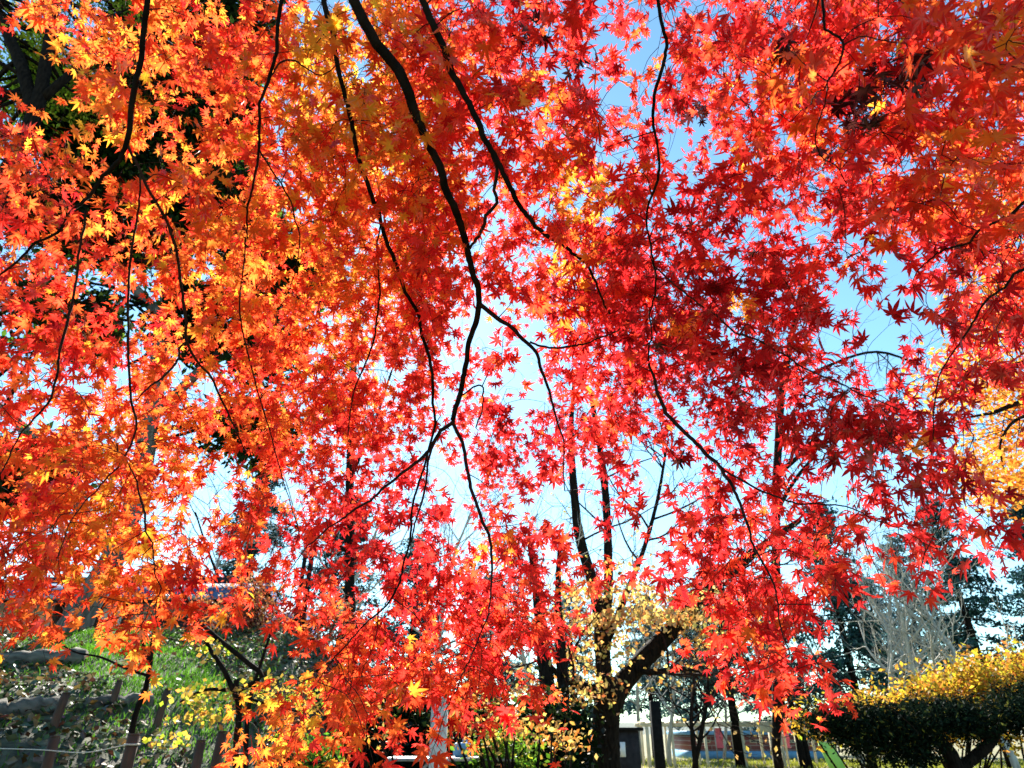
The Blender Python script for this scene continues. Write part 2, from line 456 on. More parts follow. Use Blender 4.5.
gr = blades(9000, (p1[0], p1[1]), (1.1, 1.0), 0.03, 0.10, (0.10, 0.26, 0.03), 0.006)
for c, s, n in (((p2[0], p2[1]), (0.5, 0.8), 3000), ((-3.2, 8.0), (0.5, 1.2), 1200), ((-6.5, 11.8), (1.5, 0.5), 4000), ((-5, 6), (2.5, 1.4), 1500)):
    q = blades(n, c, s, 0.03, 0.09, (0.09, 0.23, 0.03), 0.006)
    gr.add(np.vstack(q.v), np.vstack(q.q), np.vstack(q.t), np.vstack(q.c))
tag(gr.build('grass', M['blade']), 'bright green grass growing up the bank', 'grass', kind='stuff')
lawn = MB()
for c, s, n in (((24, 42), (7, 3), 9000), ((9, 46), (14, 4), 9000)):
    q = blades(n, c, s, 0.06, 0.2, (0.24, 0.26, 0.05), 0.02)
    lawn.add(np.vstack(q.v), np.vstack(q.q), np.vstack(q.t), np.vstack(q.c))
tag(lawn.build('grass', M['blade']), 'sunlit yellowing lawn grass far across the park', 'grass', kind='stuff')

# ================================================================== LEFT: house, logs, stakes
HY = 18.0
hx0, hx1 = aty(-40, 620, HY)[0], aty(212, 620, HY)[0]
house = thing('house', (hx0, HY, 2.0), 'low house with tan walls and a blue tiled roof behind the bank', 'house')
zt = 4.65
w = MB().box((hx0, HY, 1.9), (hx1, HY + 6, zt)); w.build('wall', M['plaster_tan'], house)
wx0, wx1 = aty(100, 620, HY)[0], aty(124, 620, HY)[0]
tag(MB().box((wx0, HY - 0.06, 2.0), (wx1, HY - 0.003, zt - 0.05), bev=0.01).build('wall_panel', M['plaster_white'], house), 'white plastered wall panel')
for px in (57, 98, 127, 205):
    x = aty(px, 620, HY)[0]; MB().box((x - 0.09, HY - 0.12, 1.95), (x + 0.09, HY - 0.003, zt - 0.01), bev=0.01).build('post', M['timber'], house)
for a, b in ((158, 200),):
    xa, xb = aty(a, 625, HY)[0], aty(b, 625, HY)[0]
    z0, z1 = 3.1, 4.3
    f = MB()
    f.box((xa, HY - 0.10, z0), (xb, HY - 0.02, z0 + 0.07)).box((xa, HY - 0.10, z1 - 0.07), (xb, HY - 0.02, z1))
    n = 6
    for i in range(n + 1):
        x = xa + (xb - xa - 0.05) * i / n
        f.box((x, HY - 0.095, z0 + 0.0705), (x + 0.05, HY - 0.025, z1 - 0.0705))
    wf = f.build('window', M['timber'], house)
    MB().box((xa + 0.02, HY - 0.05, z0 + 0.02), (xb - 0.02, HY - 0.004, z1 - 0.02)).build('pane', M['glass'], wf)
rf = MB()
def roofpt(x): return lambda u, w_: np.array([x, u, w_])
prof = [(HY - 1.0, zt - 0.12), (HY - 1.0, zt + 0.04), (HY + 3, zt + 1.1), (HY + 7, zt + 0.04), (HY + 7, zt - 0.12), (HY + 3, zt + 0.9)]
rf.prism(prof, roofpt(hx0 - 0.6), roofpt(hx1 + 0.25))
roof = rf.build('roof', M['rooftile'], house)
MB().tube([(hx0 - 0.6, HY + 3, zt + 1.15), (hx1 + 0.25, HY + 3, zt + 1.15)], 0.13, 8).build('ridge', M['charcoal'], roof)
MB().tube([(hx0 - 0.6, HY - 1.06, zt - 0.06), (hx1 + 0.25, HY - 1.06, zt - 0.06)], 0.06, 8).build('gutter', M['metal_grey'], roof)

wxa, wxb = hx1 + .01, aty(262, 620, HY)[0]
MB().box((wxa, HY + .4, 1.9), (wxb, HY + 4, 3.86)).build('wall', M['plaster_white'], house)
wr = MB(); wr.prism([(HY - .3, 3.86), (HY - .3, 3.98), (HY + 2.2, 4.9), (HY + 4.7, 3.98), (HY + 4.7, 3.861), (HY + 2.2, 4.76)], roofpt(hx1 + .27), roofpt(wxb + .4))
wr.build('roof', M['rooftile'], house)

def ground_hit(px, py):
    d = ray(px, py); t = 0.5
    while t < 90:
        p = EYEV + d * t
        if p[2] <= hgt(p[0], p[1]): return p
        t += 0.02
    return p
def log(pa, pb, r, label):
    a, b = ground_hit(*pa), ground_hit(*pb); a[2] = hgt(a[0], a[1]) + r * 0.5; b[2] = hgt(b[0], b[1]) + r * 0.5
    n = 12; t = np.linspace(0, 1, n)[:, None]; p = a * (1 - t) + b * t + rng.normal(size=(n, 3)) * 0.01
    o = (a + b) / 2
    tag(MB().tube(p, r * (1 + 0.08 * rng.normal(size=n)), 12, 0.2).build('log', M['logbark'], origin=o, smooth=True), label, 'log', 'logs laid across the bank as steps')
log((-20, 668), (82, 664), 0.12, 'dark log laid across the bank below the grass, its cut end showing')
log((-20, 722), (54, 712), 0.10, 'paler log with sunlit top edge, lower on the bank')
log((84, 708), (150, 704), 0.07, 'thin dark log half buried in leaves beside the sapling')
log((-20, 640), (24, 636), 0.12, 'short dark log highest on the bank at its edge')

def stake(px, py_top, Yd, r, label, lean=0.0, deep=0.5):
    tpt = aty(px, py_top, Yd); zb = float(hgt(tpt[0], tpt[1]))
    h = max(tpt[2] - zb, 0.25)
    o = thing('stake', (tpt[0], tpt[1], zb), label, 'stake', 'wooden stakes on the bank')
    pts = [(tpt[0], tpt[1], zb - deep * 0.4), (tpt[0] + lean * h * .5, tpt[1], zb + h * 0.5), (tpt[0] + lean * h, tpt[1], zb + h)]
    MB().tube(smooth_path(pts, 6), [r * 1.02, r, r, r * 0.98, r * .97, r * .95], 10, 0.12).build('post', M['wood'], o, smooth=True)
    MB().tube([(tpt[0] + lean * h, tpt[1], zb + h + 0.001), (tpt[0] + lean * h, tpt[1], zb + h + 0.015)], [r * 0.9, r * 0.8], 10).build('cut_top', M['wood'], o)
    return tpt
t1 = stake(55, 738, 5.0, 0.034, 'brown stake tied to a pale rope, left of the sapling foot')
t2 = stake(134, 736, 5.0, 0.04, 'brown stake with the rope end knotted round its lit side')
stake(201, 742, 5.2, 0.034, 'slim brown stake beside a darker stake below yellow leaves')
stake(215, 733, 5.6, 0.038, 'dark stake right of a brown stake below yellow leaves', 0.05)
stake(62, 694, 6.6, 0.038, 'dark leaning stake at the end of the pale lower log', 0.12)
stake(117, 683, 7.6, 0.035, 'short dark peg at the foot of the green grass', 0.1)
stake(164, 690, 7.6, 0.04, 'short thin dark peg right of the sapling', 0.12)
ra, rb = t1 + np.array([-1.2, -0.1, -0.06]), t1 + np.array([0, -.055, -0.07]); rc = t2 + np.array([0, -0.06, -0.05])
rp = smooth_path([ra, rb, (rb + rc) / 2 + np.array([0, 0, -0.03]), rc], 24)
rr = MB().tube(rp, 0.0035, 6)
th = np.linspace(0, 6.28, 14); rr.tube(np.stack([t2[0] + 0.046 * np.cos(th), t2[1] + 0.046 * np.sin(th), t2[2] - 0.05 + 0 * th], 1), 0.006, 6)
tag(rr.build('rope', M['rope'], origin=rb), 'thin pale rope strung low between two stakes', 'rope')

# ================================================================== TREES
def traced_tree(name, label, cat, Yd, limbs, mat_, dy=0.0, group=None):
    """limbs: list of (list of (px, py, width px), part name)"""
    px, py, _ = limbs[0][0][0]
    b = aty(px, py, Yd); zb = float(hgt(b[0], b[1]))
    root = thing(name, (b[0], b[1], zb), label, cat, group)
    made = []
    for pl, nm in limbs:
        pts, rad = [], []
        for i, (x, y, w_) in enumerate(pl):
            yd = Yd + dy * i * (1 if len(made) % 2 else -1)
            p = aty(x, y, yd); pts.append(p); rad.append(w_ * ((p - EYEV) @ FWD) / FP / 2)
        pts = np.array(pts)
        n = max(8, 4 * len(pl)); sp_ = smooth_path(np.hstack([pts, np.array(rad)[:, None]]), n)
        if not made:
            sp_ = np.vstack([[b[0], b[1], zb - 0.3, sp_[0, 3] * 1.25], sp_]) if sp_[0, 2] > zb - 0.25 else sp_
        mb = MB().tube(sp_[:, :3], sp_[:, 3].clip(0.004), 12 if nm == 'trunk' else 8, 0.18)
        mb.build(nm, mat_, root, smooth=True); made.append(sp_)
    return root, made
def add_twigs(root, made, mat_, n, L, r, level=1, up=0.06, kids=(5, 4, 4), frac=(0.3, 1.0), spread=0.8, out=None):
    mb, tips = MB(), []
    for _ in range(n):
        s = made[rng.integers(len(made))]; i = int(rng.uniform(*frac) * (len(s) - 1)); i = min(i, len(s) - 2)
        d = nrm(s[i + 1, :3] - s[i, :3]); side = nrm(np.cross(d, rng.normal(size=3)))
        grow(mb, s[i, :3], d * 0.45 + side * spread, L * (0.6 + 0.8 * rng.random()), min(r, s[i, 3] * 0.6), level, tips, kids, up, 0.16)
    o = mb.build('twigs', mat_, root); o["kind"] = "stuff"
    return np.array(tips)

# -- cherry with black trunk, middle right
CY = 15.5
cherry, cm = traced_tree('cherry_tree', 'black trunked spreading tree with a forked limb and sparse cream leaves', 'tree', CY, [
    ([(608, 800, 30), (607, 760, 27), (606, 720, 27), (610, 694, 30), (614, 680, 20)], 'trunk'),
    ([(612, 698, 22), (632, 672, 20), (655, 648, 18), (680, 622, 17), (700, 598, 15), (728, 573, 13), (760, 548, 9), (800, 520, 5)], 'limb'),
    ([(606, 700, 18), (603, 660, 15), (600, 620, 14), (592, 580, 11), (580, 540, 10), (574, 490, 8), (571, 440, 6), (574, 380, 3)], 'limb'),
    ([(602, 650, 12), (608, 600, 10), (608, 545, 9), (606, 500, 8), (601, 455, 7), (590, 390, 4)], 'limb'),
    ([(606, 698, 16), (590, 690, 13), (576, 684, 9), (560, 676, 6), (540, 655, 4)], 'limb'),
    ([(608, 640, 8), (622, 605, 7), (640, 560, 5), (655, 510, 4), (668, 440, 2)], 'limb'),
    ([(634, 670, 8), (655, 672, 6), (680, 668, 4), (700, 672, 2)], 'limb'),
    ([(668, 634, 7), (672, 605, 5), (690, 585, 4), (715, 588, 3), (760, 596, 2)], 'limb'),
], M['bark'], 0.12)
tips = add_twigs(cherry, cm[1:], M['twig'], 44, 2.0, 0.03, 2, 0.08, (4, 4), (0.35, 1.0))
lm = MB()
c1 = []
for px, py, n, s in ((570, 640, 500, .5), (590, 615, 500, .45), (630, 605, 600, .5), (660, 612, 700, .5), (690, 628, 700, .45), (640, 640, 400, .45), (700, 620, 500, .35), (562, 690, 500, .35), (585, 700, 260, .3), (560, 660, 300, .4), (650, 590, 300, .5), (620, 660, 200, .4)):
    c = aty(px, py, CY + rng.uniform(-1.5, 1.0)); 
    for _ in range(5):
        c2 = c + rng.normal(size=3) * s * np.array([1.7, 1.4, .65]); k_ = int(n * .13)
        c1.append(c2 + rng.normal(size=(k_, 3)) * np.array([.34, .34, .10]))
leaf_cloud(lm, np.vstack(c1), 0.10, (0.68, 0.45, 0.2), 0.25, aspect=0.8, alt=(0.6, 0.2, 0.08), altp=0.2)
sel = tips[rng.choice(len(tips), min(900, len(tips)), False)]
leaf_cloud(lm, sel, 0.09, (0.5, 0.36, 0.15), 0.3)
lm.build('leaves', M['leaf'], cherry)

# -- slim trunk left of centre
slim, sm = traced_tree('bare_tree', 'slim straight dark trunk with bare side limbs, behind the red leaves', 'tree', 17.0, [
    ([(356, 735, 13), (353, 680, 11), (350, 600, 10), (349, 540, 9), (350, 470, 8), (352, 400, 7), (356, 320, 5)], 'trunk'),
    ([(351, 552, 6), (335, 545, 5), (318, 536, 4), (285, 522, 3)], 'limb'),
    ([(350, 560, 5), (375, 556, 4), (400, 560, 3)], 'limb'),
    ([(350, 480, 5), (362, 450, 4), (375, 420, 3), (392, 370, 2)], 'limb'),
], M['bark'])
add_twigs(slim, sm, M['pale_bark'], 16, 2.2, 0.02, 2, 0.1, (4, 4), (0.35, 1))

# -- tall bare tree at right middle
tall, tm = traced_tree('bare_tree', 'tall thin bare tree with a pale sky behind, right of the forked black tree', 'tree', 20.0, [
    ([(776, 748, 9), (777, 690, 9), (776, 600, 9), (776, 520, 8), (778, 450, 8), (782, 390, 7), (792, 335, 6), (800, 290, 3)], 'trunk'),
    ([(776, 476, 6), (792, 462, 5), (812, 448, 4), (842, 438, 3)], 'limb'),
    ([(777, 510, 5), (795, 480, 4), (815, 455, 3)], 'limb'),
    ([(780, 400, 5), (768, 370, 4), (756, 350, 2)], 'limb'),
    ([(782, 392, 4), (830, 365, 3), (880, 352, 2.5), (935, 372, 1.5)], 'limb'),
], M['bark'])
add_twigs(tall, tm, M['twig'], 26, 2.2, 0.022, 2, 0.08, (4, 4), (0.25, 1))

# -- dark twin trunks left of the cherry
twin, wm = traced_tree('twin_trunk_tree', 'dark tree with two close trunks rising out of the evergreen hedge', 'tree', 14.0, [
    ([(556, 790, 22), (553, 730, 19), (548, 690, 16), (543, 650, 14), (538, 600, 10), (530, 540, 6)], 'trunk'),
    ([(560, 740, 14), (563, 700, 13), (561, 655, 11), (558, 600, 7), (560, 540, 4)], 'trunk'),
    ([(566, 700, 3), (556, 660, 2.5), (545, 620, 2)], 'limb'),
], M['bark'])
add_twigs(twin, wm[:2], M['pale_bark'], 10, 1.5, 0.012, 1, 0.15, (4,), (0.4, 1))

# -- bare background trees
def bare(px, py, Yd, h, r, mat_, label, n0=7, lean=(0, 0, 1), kids=(6, 5, 4), up=0.12, group=None, lv=3, multi=1):
    b = aty(px, py, Yd); zb = float(hgt(b[0], b[1]))
    root = thing('bare_tree', (b[0], b[1], zb), label, 'tree', group)
    tk, tw, tips = MB(), MB(), []
    for m_ in range(multi):
        d = nrm(np.array(lean) + (rng.normal(size=3) * 0.22 if multi > 1 else rng.normal(size=3) * 0.04)); pts = [np.array([b[0] + m_ * r * 1.5, b[1], zb - 0.2])]
        for k in range(8):
            d = nrm(d + rng.normal(size=3) * 0.08 + np.array([0, 0, 0.06])); pts.append(pts[-1] + d * h * 0.75 / 8)
        pts = np.array(pts); rad = np.linspace(r, r * 0.3, 9)
        tk.tube(pts, rad, 9, 0.15)
        for k in range(n0):
            i = 2 + int(k * 6 / n0); q = pts[i] + (pts[min(i + 1, 8)] - pts[i]) * rng.random()
            side = nrm(np.cross(pts[8] - pts[0], rng.normal(size=3)))
            grow(tw, q, side * 0.7 + np.array([0, 0, 0.6]), h * 0.33 * (0.7 + 0.6 * rng.random()), rad[i] * 0.5, lv - 1, tips, kids[-(lv - 1):] if lv > 1 else (4,), up, 0.16)
    tk.build('trunk', mat_, root, smooth=True)
    o = tw.build('branches', mat_, root); o["kind"] = "stuff"
    return root, np.array(tips)
for px, py, Yd, h, r, m_, lb, n0, multi in (
    (905, 742, 30, 11, .16, 'pale_bark', 'pale grey bare tree behind the yellow shrub, its twigs a misty fan', 14, 2),
    (950, 742, 34, 13, .16, 'pale_bark', 'pale bare tree rising above the yellow shrub near a dark conifer', 13, 1),
    (1010, 742, 28, 11, .14, 'pale_bark', 'pale bare tree highest behind the right end of the yellow shrub', 12, 1),
    (860, 742, 36, 10, .13, 'pale_bark', 'small pale bare tree left of the misty bare tree', 12, 1),
    (690, 752, 34, 8, .13, 'bark', 'bushy dark bare tree behind the cream pergola, right of the black post', 12, 2),
    (802, 755, 38, 8, .2, 'bark', 'dark V forked bare tree beside the pink banner', 8, 2),
    (742, 752, 44, 12, .09, 'bark', 'thin dark bare tree behind the middle of the pergola', 9, 1),
    (722, 750, 50, 14, .12, 'pale_bark', 'thin pale bare tree between dark ones behind the pergola', 12, 1),
    (640, 748, 48, 15, .13, 'pale_bark', 'pale bare tree seen through the fork of the black tree', 14, 1),
    (668, 750, 40, 12, .12, 'pale_bark', 'slender grey bare tree right behind the thick forked limb', 14, 1),
    (540, 748, 36, 16, .15, 'pale_bark', 'tall grey bare tree behind the dark twin trunks', 14, 1),
    (310, 690, 24, 11, .10, 'pale_bark', 'pale bare tree beside the slim dark trunk, behind the steel poles', 13, 1),
    (262, 680, 22, 9, .08, 'bark', 'thin dark bare tree in front of the blue roof', 9, 2),
    (430, 735, 30, 14, .13, 'pale_bark', 'grey bare tree behind the white pillar', 14, 1),
    (205, 660, 26, 10, .1, 'pale_bark', 'grey bare tree behind the house roof', 12, 1),
):
    bare(px, py, Yd, h, r, M[m_], lb, n0, multi=multi, group='bare winter trees behind')

def conifer(px, py, Yd, h, w_, label, f0=.12):
    col = (0.03, 0.085, 0.085) if Yd < 46 else (0.06, 0.13, 0.14)  # far conifers take a paler tint: distance haze put into the leaf colour
    b = aty(px, py, Yd); zb = float(hgt(b[0], b[1]))
    root = thing('conifer', (b[0], b[1], zb), label, 'tree', 'dark conifers behind')
    MB().tube([(b[0], b[1], zb - .2), (b[0], b[1], zb + h * .5), (b[0], b[1], zb + h)], [w_ * .07, w_ * .045, 0.02], 9, 0.1).build('trunk', M['bark'], root, smooth=True)
    lim, cr = MB(), MB()
    n = int(h * 6)
    for k in range(n):
        f = f0 + (1 - f0) * (k / n) ** 0.9; z = zb + h * f
        L = w_ * (1 - f) ** 0.7 * (0.55 + 0.6 * rng.random()) + 0.3
        a = rng.uniform(0, 6.28); e = np.array([b[0] + math.cos(a) * L, b[1] + math.sin(a) * L, z - 0.18 * L + 0.1 * rng.normal()])
        s = np.array([b[0], b[1], z]); lim.tube([s, (s + e) / 2 + np.array([0, 0, 0.08 * L]), e], [0.04, 0.025, 0.01], 4, cap=False)
        m_ = int(30 + 55 * L); t = (0.25 + 0.75 * rng.random(m_))[:, None]
        c = s * (1 - t) + e * t + rng.normal(size=(m_, 3)) * np.array([.28, .28, .14])
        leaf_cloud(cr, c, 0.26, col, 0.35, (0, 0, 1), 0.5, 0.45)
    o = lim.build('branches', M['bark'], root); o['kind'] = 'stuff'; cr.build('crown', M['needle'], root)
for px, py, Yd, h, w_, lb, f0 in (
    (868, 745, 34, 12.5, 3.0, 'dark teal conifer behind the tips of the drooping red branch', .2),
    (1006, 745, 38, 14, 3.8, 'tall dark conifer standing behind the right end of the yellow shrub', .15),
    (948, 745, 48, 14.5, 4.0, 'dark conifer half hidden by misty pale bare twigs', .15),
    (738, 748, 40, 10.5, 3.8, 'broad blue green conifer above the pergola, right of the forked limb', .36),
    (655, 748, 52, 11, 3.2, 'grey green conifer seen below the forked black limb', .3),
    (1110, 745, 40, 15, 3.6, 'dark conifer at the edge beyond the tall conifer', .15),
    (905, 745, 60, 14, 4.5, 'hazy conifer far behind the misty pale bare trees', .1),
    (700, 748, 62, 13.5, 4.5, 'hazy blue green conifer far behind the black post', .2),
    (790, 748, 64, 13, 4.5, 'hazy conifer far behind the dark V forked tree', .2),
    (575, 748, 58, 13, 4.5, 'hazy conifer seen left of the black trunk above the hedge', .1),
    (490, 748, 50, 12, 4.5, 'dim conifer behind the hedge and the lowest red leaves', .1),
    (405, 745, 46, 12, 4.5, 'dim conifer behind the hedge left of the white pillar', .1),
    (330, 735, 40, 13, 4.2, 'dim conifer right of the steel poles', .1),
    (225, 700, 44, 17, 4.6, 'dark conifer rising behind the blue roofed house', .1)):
    conifer(px, py, Yd, h, w_, lb, f0)

# -- dense evergreen trees on the left
def evergreen(name, label, Yd, trunk, lobes, size, col, alt, altp, seed_mult=1.0, bark='bark'):
    root, made = traced_tree(name, label, 'tree', Yd, trunk, M[bark])
    cr, ccs = MB(), []
    for px, py, yd, rad, nc, nl in lobes:
        c = aty(px, py, yd); p, cc = clumps(c, rad, nc, int(nl * seed_mult), 0.30)
        leaf_cloud(cr, p, size, col, 0.35, (0, 0, 1), 0.7, 0.5, alt, altp); ccs.append(cc)
    cc = np.vstack(ccs); br = MB(); base = np.vstack([m_[:, :3] for m_ in made])
    for q in cc:
        d = np.linalg.norm(base - q, axis=1) + 0.8 * np.maximum(0, base[:, 2] - q[2]); s = base[np.argmin(d)]
        mid = (s + q) / 2 + rng.normal(size=3) * 0.25
        br.tube(smooth_path([s, mid, q], 6), np.linspace(0.05, 0.015, 6), 5, cap=False)
    o = br.build('branches', M['bark'], root); o['kind'] = 'stuff'; cr.build('crown', M['leaf'], root)
evergreen('evergreen_tree', 'leaning trunk with a dense dark evergreen crown standing on top of the bank', 12.5,
    [([(72, 632, 34), (84, 608, 28), (98, 585, 25), (115, 555, 22), (135, 500, 20), (150, 420, 18), (165, 320, 15), (180, 200, 10), (190, 100, 6)], 'trunk'),
     ([(115, 555, 16), (90, 520, 14), (50, 455, 12), (20, 425, 10), (-20, 390, 7)], 'limb'),
     ([(150, 420, 12), (210, 360, 9), (270, 290, 6)], 'limb'),
     ([(165, 320, 12), (100, 250, 9), (60, 200, 6)], 'limb')],
    [(125, 150, 12.5, (1.6, 1.4, 1.7), 26, 9000), (165, 60, 12.5, (2.2, 1.5, 2.0), 26, 8000), (280, 275, 12.5, (1.0, 1.1, .8), 12, 3000), (215, 130, 12.8, (1.3, 1.2, 1.6), 18, 5000),
     (70, 220, 12.2, (1.4, 1.2, 1.0), 14, 4200), (235, 215, 12.6, (1.0, 1.0, .8), 12, 3400), (160, 235, 12.6, (1.0, 1.0, .7), 10, 2800), (60, 110, 12.6, (.9, .9, .8), 8, 2200), (250, 40, 12.6, (1.2, 1, 1.1), 10, 2800), (200, 320, 12.5, (1.2, 1.2, .9), 9, 2000), (265, 355, 12.5, (.6, .6, .5), 6, 1400), (20, 470, 12.0, (1.0, 1., .5), 8, 1800), (60, 330, 12.2, (1.0, 1, .8), 7, 1500), (245, 430, 13, (.7, .7, .6), 6, 1200)],
    0.21, (0.016, 0.03, 0.011), (0.1, 0.2, 0.03), 0.12, 2.0, 'bark_grey')
evergreen('evergreen_tree', 'forked black trunk with yellow green foliage high at the corner', 9.0,
    [([(-150, 560, 34), (-70, 330, 26), (0, 190, 18), (36, 112, 14), (46, 60, 11), (54, 10, 9), (60, -60, 6)], 'trunk'),
     ([(34, 116, 12), (24, 75, 12), (8, 35, 10), (-20, -10, 7)], 'limb'),
     ([(40, 100, 9), (75, 70, 7), (110, 20, 4)], 'limb')],
    [(45, 50, 10.5, (.9, .8, .9), 16, 3400), (75, 95, 10.5, (.6, .6, .6), 10, 2200), (30, 66, 9.7, (.4, .4, .6), 8, 1800), (110, 10, 9.8, (1.2, 1., .7), 10, 2600), (10, -40, 9.5, (1.2, 1, .8), 10, 2500), (-50, 120, 9.6, (1.1, 1, .9), 12, 2500), (15, 110, 10.4, (.5, .5, .5), 5, 700)],
    0.12, (0.16, 0.26, 0.03), (0.42, 0.5, 0.06), 0.6, 0.5)

# -- sapling on the bank
sap, pm = traced_tree('sapling', 'thin curved dark sapling with one long bare side branch on the bank', 'tree', 6.4, [
    ([(131, 735, 6), (137, 710, 5.5), (145, 690, 5), (150, 665, 4.5), (152, 645, 4), (158, 615, 3), (163, 590, 2)], 'trunk'),
    ([(146, 675, 3), (125, 668, 2.5), (100, 657, 2), (75, 652, 1.6), (55, 640, 1.0)], 'branch'),
    ([(150, 660, 7), (144, 650, 4), (143, 635, 2)], 'branch'),
], M['bark'])
# -- young yellow maple
yt, ym = traced_tree('young_maple', 'young maple with arching black limbs and small yellow leaves below the house', 'tree', 6.0, [
    ([(236, 800, 7), (236, 750, 6), (239, 710, 6), (236, 680, 5)], 'trunk'),
    ([(237, 700, 5), (225, 672, 4.5), (208, 645, 4), (195, 615, 3.5), (180, 588, 3), (160, 560, 2)], 'limb'),
    ([(240, 690, 5), (262, 676, 5), (247, 662, 4.5), (222, 642, 4.5), (195, 618, 4), (170, 590, 3.5), (148, 566, 2.5)], 'limb'),
    ([(247, 800, 5), (246, 740, 5), (250, 700, 4), (262, 660, 3), (275, 620, 2)], 'limb'),
    ([(228, 690, 4), (205, 690, 3), (180, 702, 2)], 'limb'),
    ([(240, 695, 3), (270, 705, 2.5), (300, 712, 2)], 'limb'),
], M['bark'])
lm = MB(); c1 = []
for px, py, n, s in ((212, 650, 26, .06), (228, 652, 26, .06), (205, 640, 16, .06), (190, 694, 45, .06), (208, 690, 50, .07), (198, 702, 40, .06), (244, 694, 80, .08), (268, 690, 90, .1), (295, 695, 90, .1), (310, 706, 70, .09), (165, 743, 26, .06), (176, 740, 20, .05), (172, 720, 14, .04), (200, 716, 60, .06), (216, 718, 40, .06)):
    c = aty(px, py, 6.0 + rng.uniform(-.5, .5)); c1.append(c + rng.normal(size=(n, 3)) * s * np.array([1.2, 1.2, .6]))
leaf_cloud(lm, np.vstack(c1), 0.042, (0.62, 0.42, 0.1), 0.2, aspect=0.85, alt=(0.35, 0.45, 0.05), altp=0.25)
lm.build('leaves', M['leaf'], yt)

# -- shrubs
def shrub(name, label, cat, base, lobes, size, col, alt, altp, m_='leaf', sig=0.22, stems=6, nrmz=0.7, group=None):
    zb = float(hgt(base[0], base[1])); root = thing(name, (base[0], base[1], zb), label, cat, group)
    cr, st = MB(), MB()
    for c, rad, nc, nl in lobes:
        p, cc = clumps(c, rad, nc, nl, sig, 0.3)
        p[:, 2] = np.maximum(p[:, 2], hgt(p[:, 0], p[:, 1]) + 0.05)
        leaf_cloud(cr, p, size, col, 0.3, (0, 0, 1), nrmz, 0.6, alt, altp)
        for q in cc[:stems]:
            s = np.array([base[0] + rng.normal() * .1, base[1] + rng.normal() * .1, zb - .05]) if abs(q[0] - base[0]) < 1.5 else np.array([q[0] * .7 + base[0] * .3, q[1], float(hgt(q[0], q[1])) - .05])
            st.tube(smooth_path([s, (s + q) / 2 + rng.normal(size=3) * .12, q], 6), np.linspace(0.035, 0.01, 6), 6, cap=False)
    o = st.build('branches', M['bark'], root); o['kind'] = 'stuff'; cr.build('crown', M[m_], root)
    return root
# dark clipped evergreen hedge
hl = [((aty(566, 745, 12.0)[0], 12.0, 1.0), (.25, .5, 1.05), 12, 2600)]
for px in range(352, 548, 24):
    c = aty(px, 745, 12.0); hl.append(((c[0], 12.0 + rng.uniform(-.3, .3), 1.05 + rng.uniform(-.1, .15)), (.6, .8, 1.0), 18, 6000))
b = aty(460, 760, 12.0)
shrub('hedge', 'dense dark evergreen hedge behind the white pillar', 'hedge', b, hl, 0.11, (0.010, 0.018, 0.008), (0.05, 0.1, 0.02), 0.08, sig=0.2)
# small green and cream leaved shrub in front of the hedge
b = aty(520, 770, 8.5)
lb = [(aty(px, py, 8.5 + rng.uniform(-.4, .4)), (.22, .3, .10), 7, int(n * .62)) for px, py, n in ((470, 722, 120), (495, 735, 140), (510, 728, 170), (535, 735, 170), (555, 742, 140), (572, 745, 110), (480, 700, 100), (450, 735, 80), (365, 715, 120), (345, 700, 120), (385, 735, 90))]
shrub('pale_maple', 'small shrub of cream and orange leaves in front of the dark hedge', 'shrub', b, lb, 0.065, (0.62, 0.4, 0.15), (0.6, 0.2, 0.06), 0.25, sig=0.09, stems=2)
b = aty(500, 770, 9.3)
shrub('green_shrub', 'low bright green shrub at the foot of the dark hedge', 'shrub', b, [(aty(px, py, 9.3), (.25, .3, .22), 9, 420) for px, py in ((498, 750), (515, 760), (490, 765), (325, 752), (305, 760))], 0.07, (0.1, 0.22, 0.03), (0.35, 0.4, 0.06), 0.25, sig=0.1, stems=2)
# red brown shrub on the bank behind the poles
b = aty(262, 668, 13.5)
shrub('red_shrub', 'russet leaved shrub under the house windows', 'shrub', b, [(aty(px, py, 13.5), (.7, .7, .4), 12, 1100) for px, py in ((205, 655), (240, 650), (265, 640), (300, 655), (275, 665), (320, 630), (246, 606), (268, 616), (222, 612))], 0.075, (0.28, 0.07, 0.05), (0.4, 0.2, 0.1), 0.3, sig=0.2, stems=4)
# pruned dark evergreen and the yellow shrub, bottom right
PY = 17.0
b = aty(935, 790, PY)
root = thing('pruned_yew', (b[0], b[1], 0), 'dark pruned evergreen with a spreading flat crown on a bent trunk', 'tree')
tkb = MB()
tkp = [(958, 800, 15), (956, 770, 14), (946, 748, 13), (925, 730, 10), (890, 718, 7)]
for pl in (tkp, [(956, 772, 10), (975, 757, 10), (992, 740, 9), (1004, 718, 7)], [(930, 740, 14), (930, 725, 12), (940, 700, 7)], [(915, 728, 10), (870, 725, 8), (835, 715, 5)], [(985, 738, 10), (1020, 712, 8), (1045, 690, 5)]):
    p = np.array([list(aty(x, y, PY)) + [w_ * PY * .95 / FP / 2] for x, y, w_ in pl]); s = smooth_path(p, 14); tkb.tube(s[:, :3], s[:, 3], 10, .15)
tkb.build('trunk', M['bark'], root, smooth=True)
cr = MB()
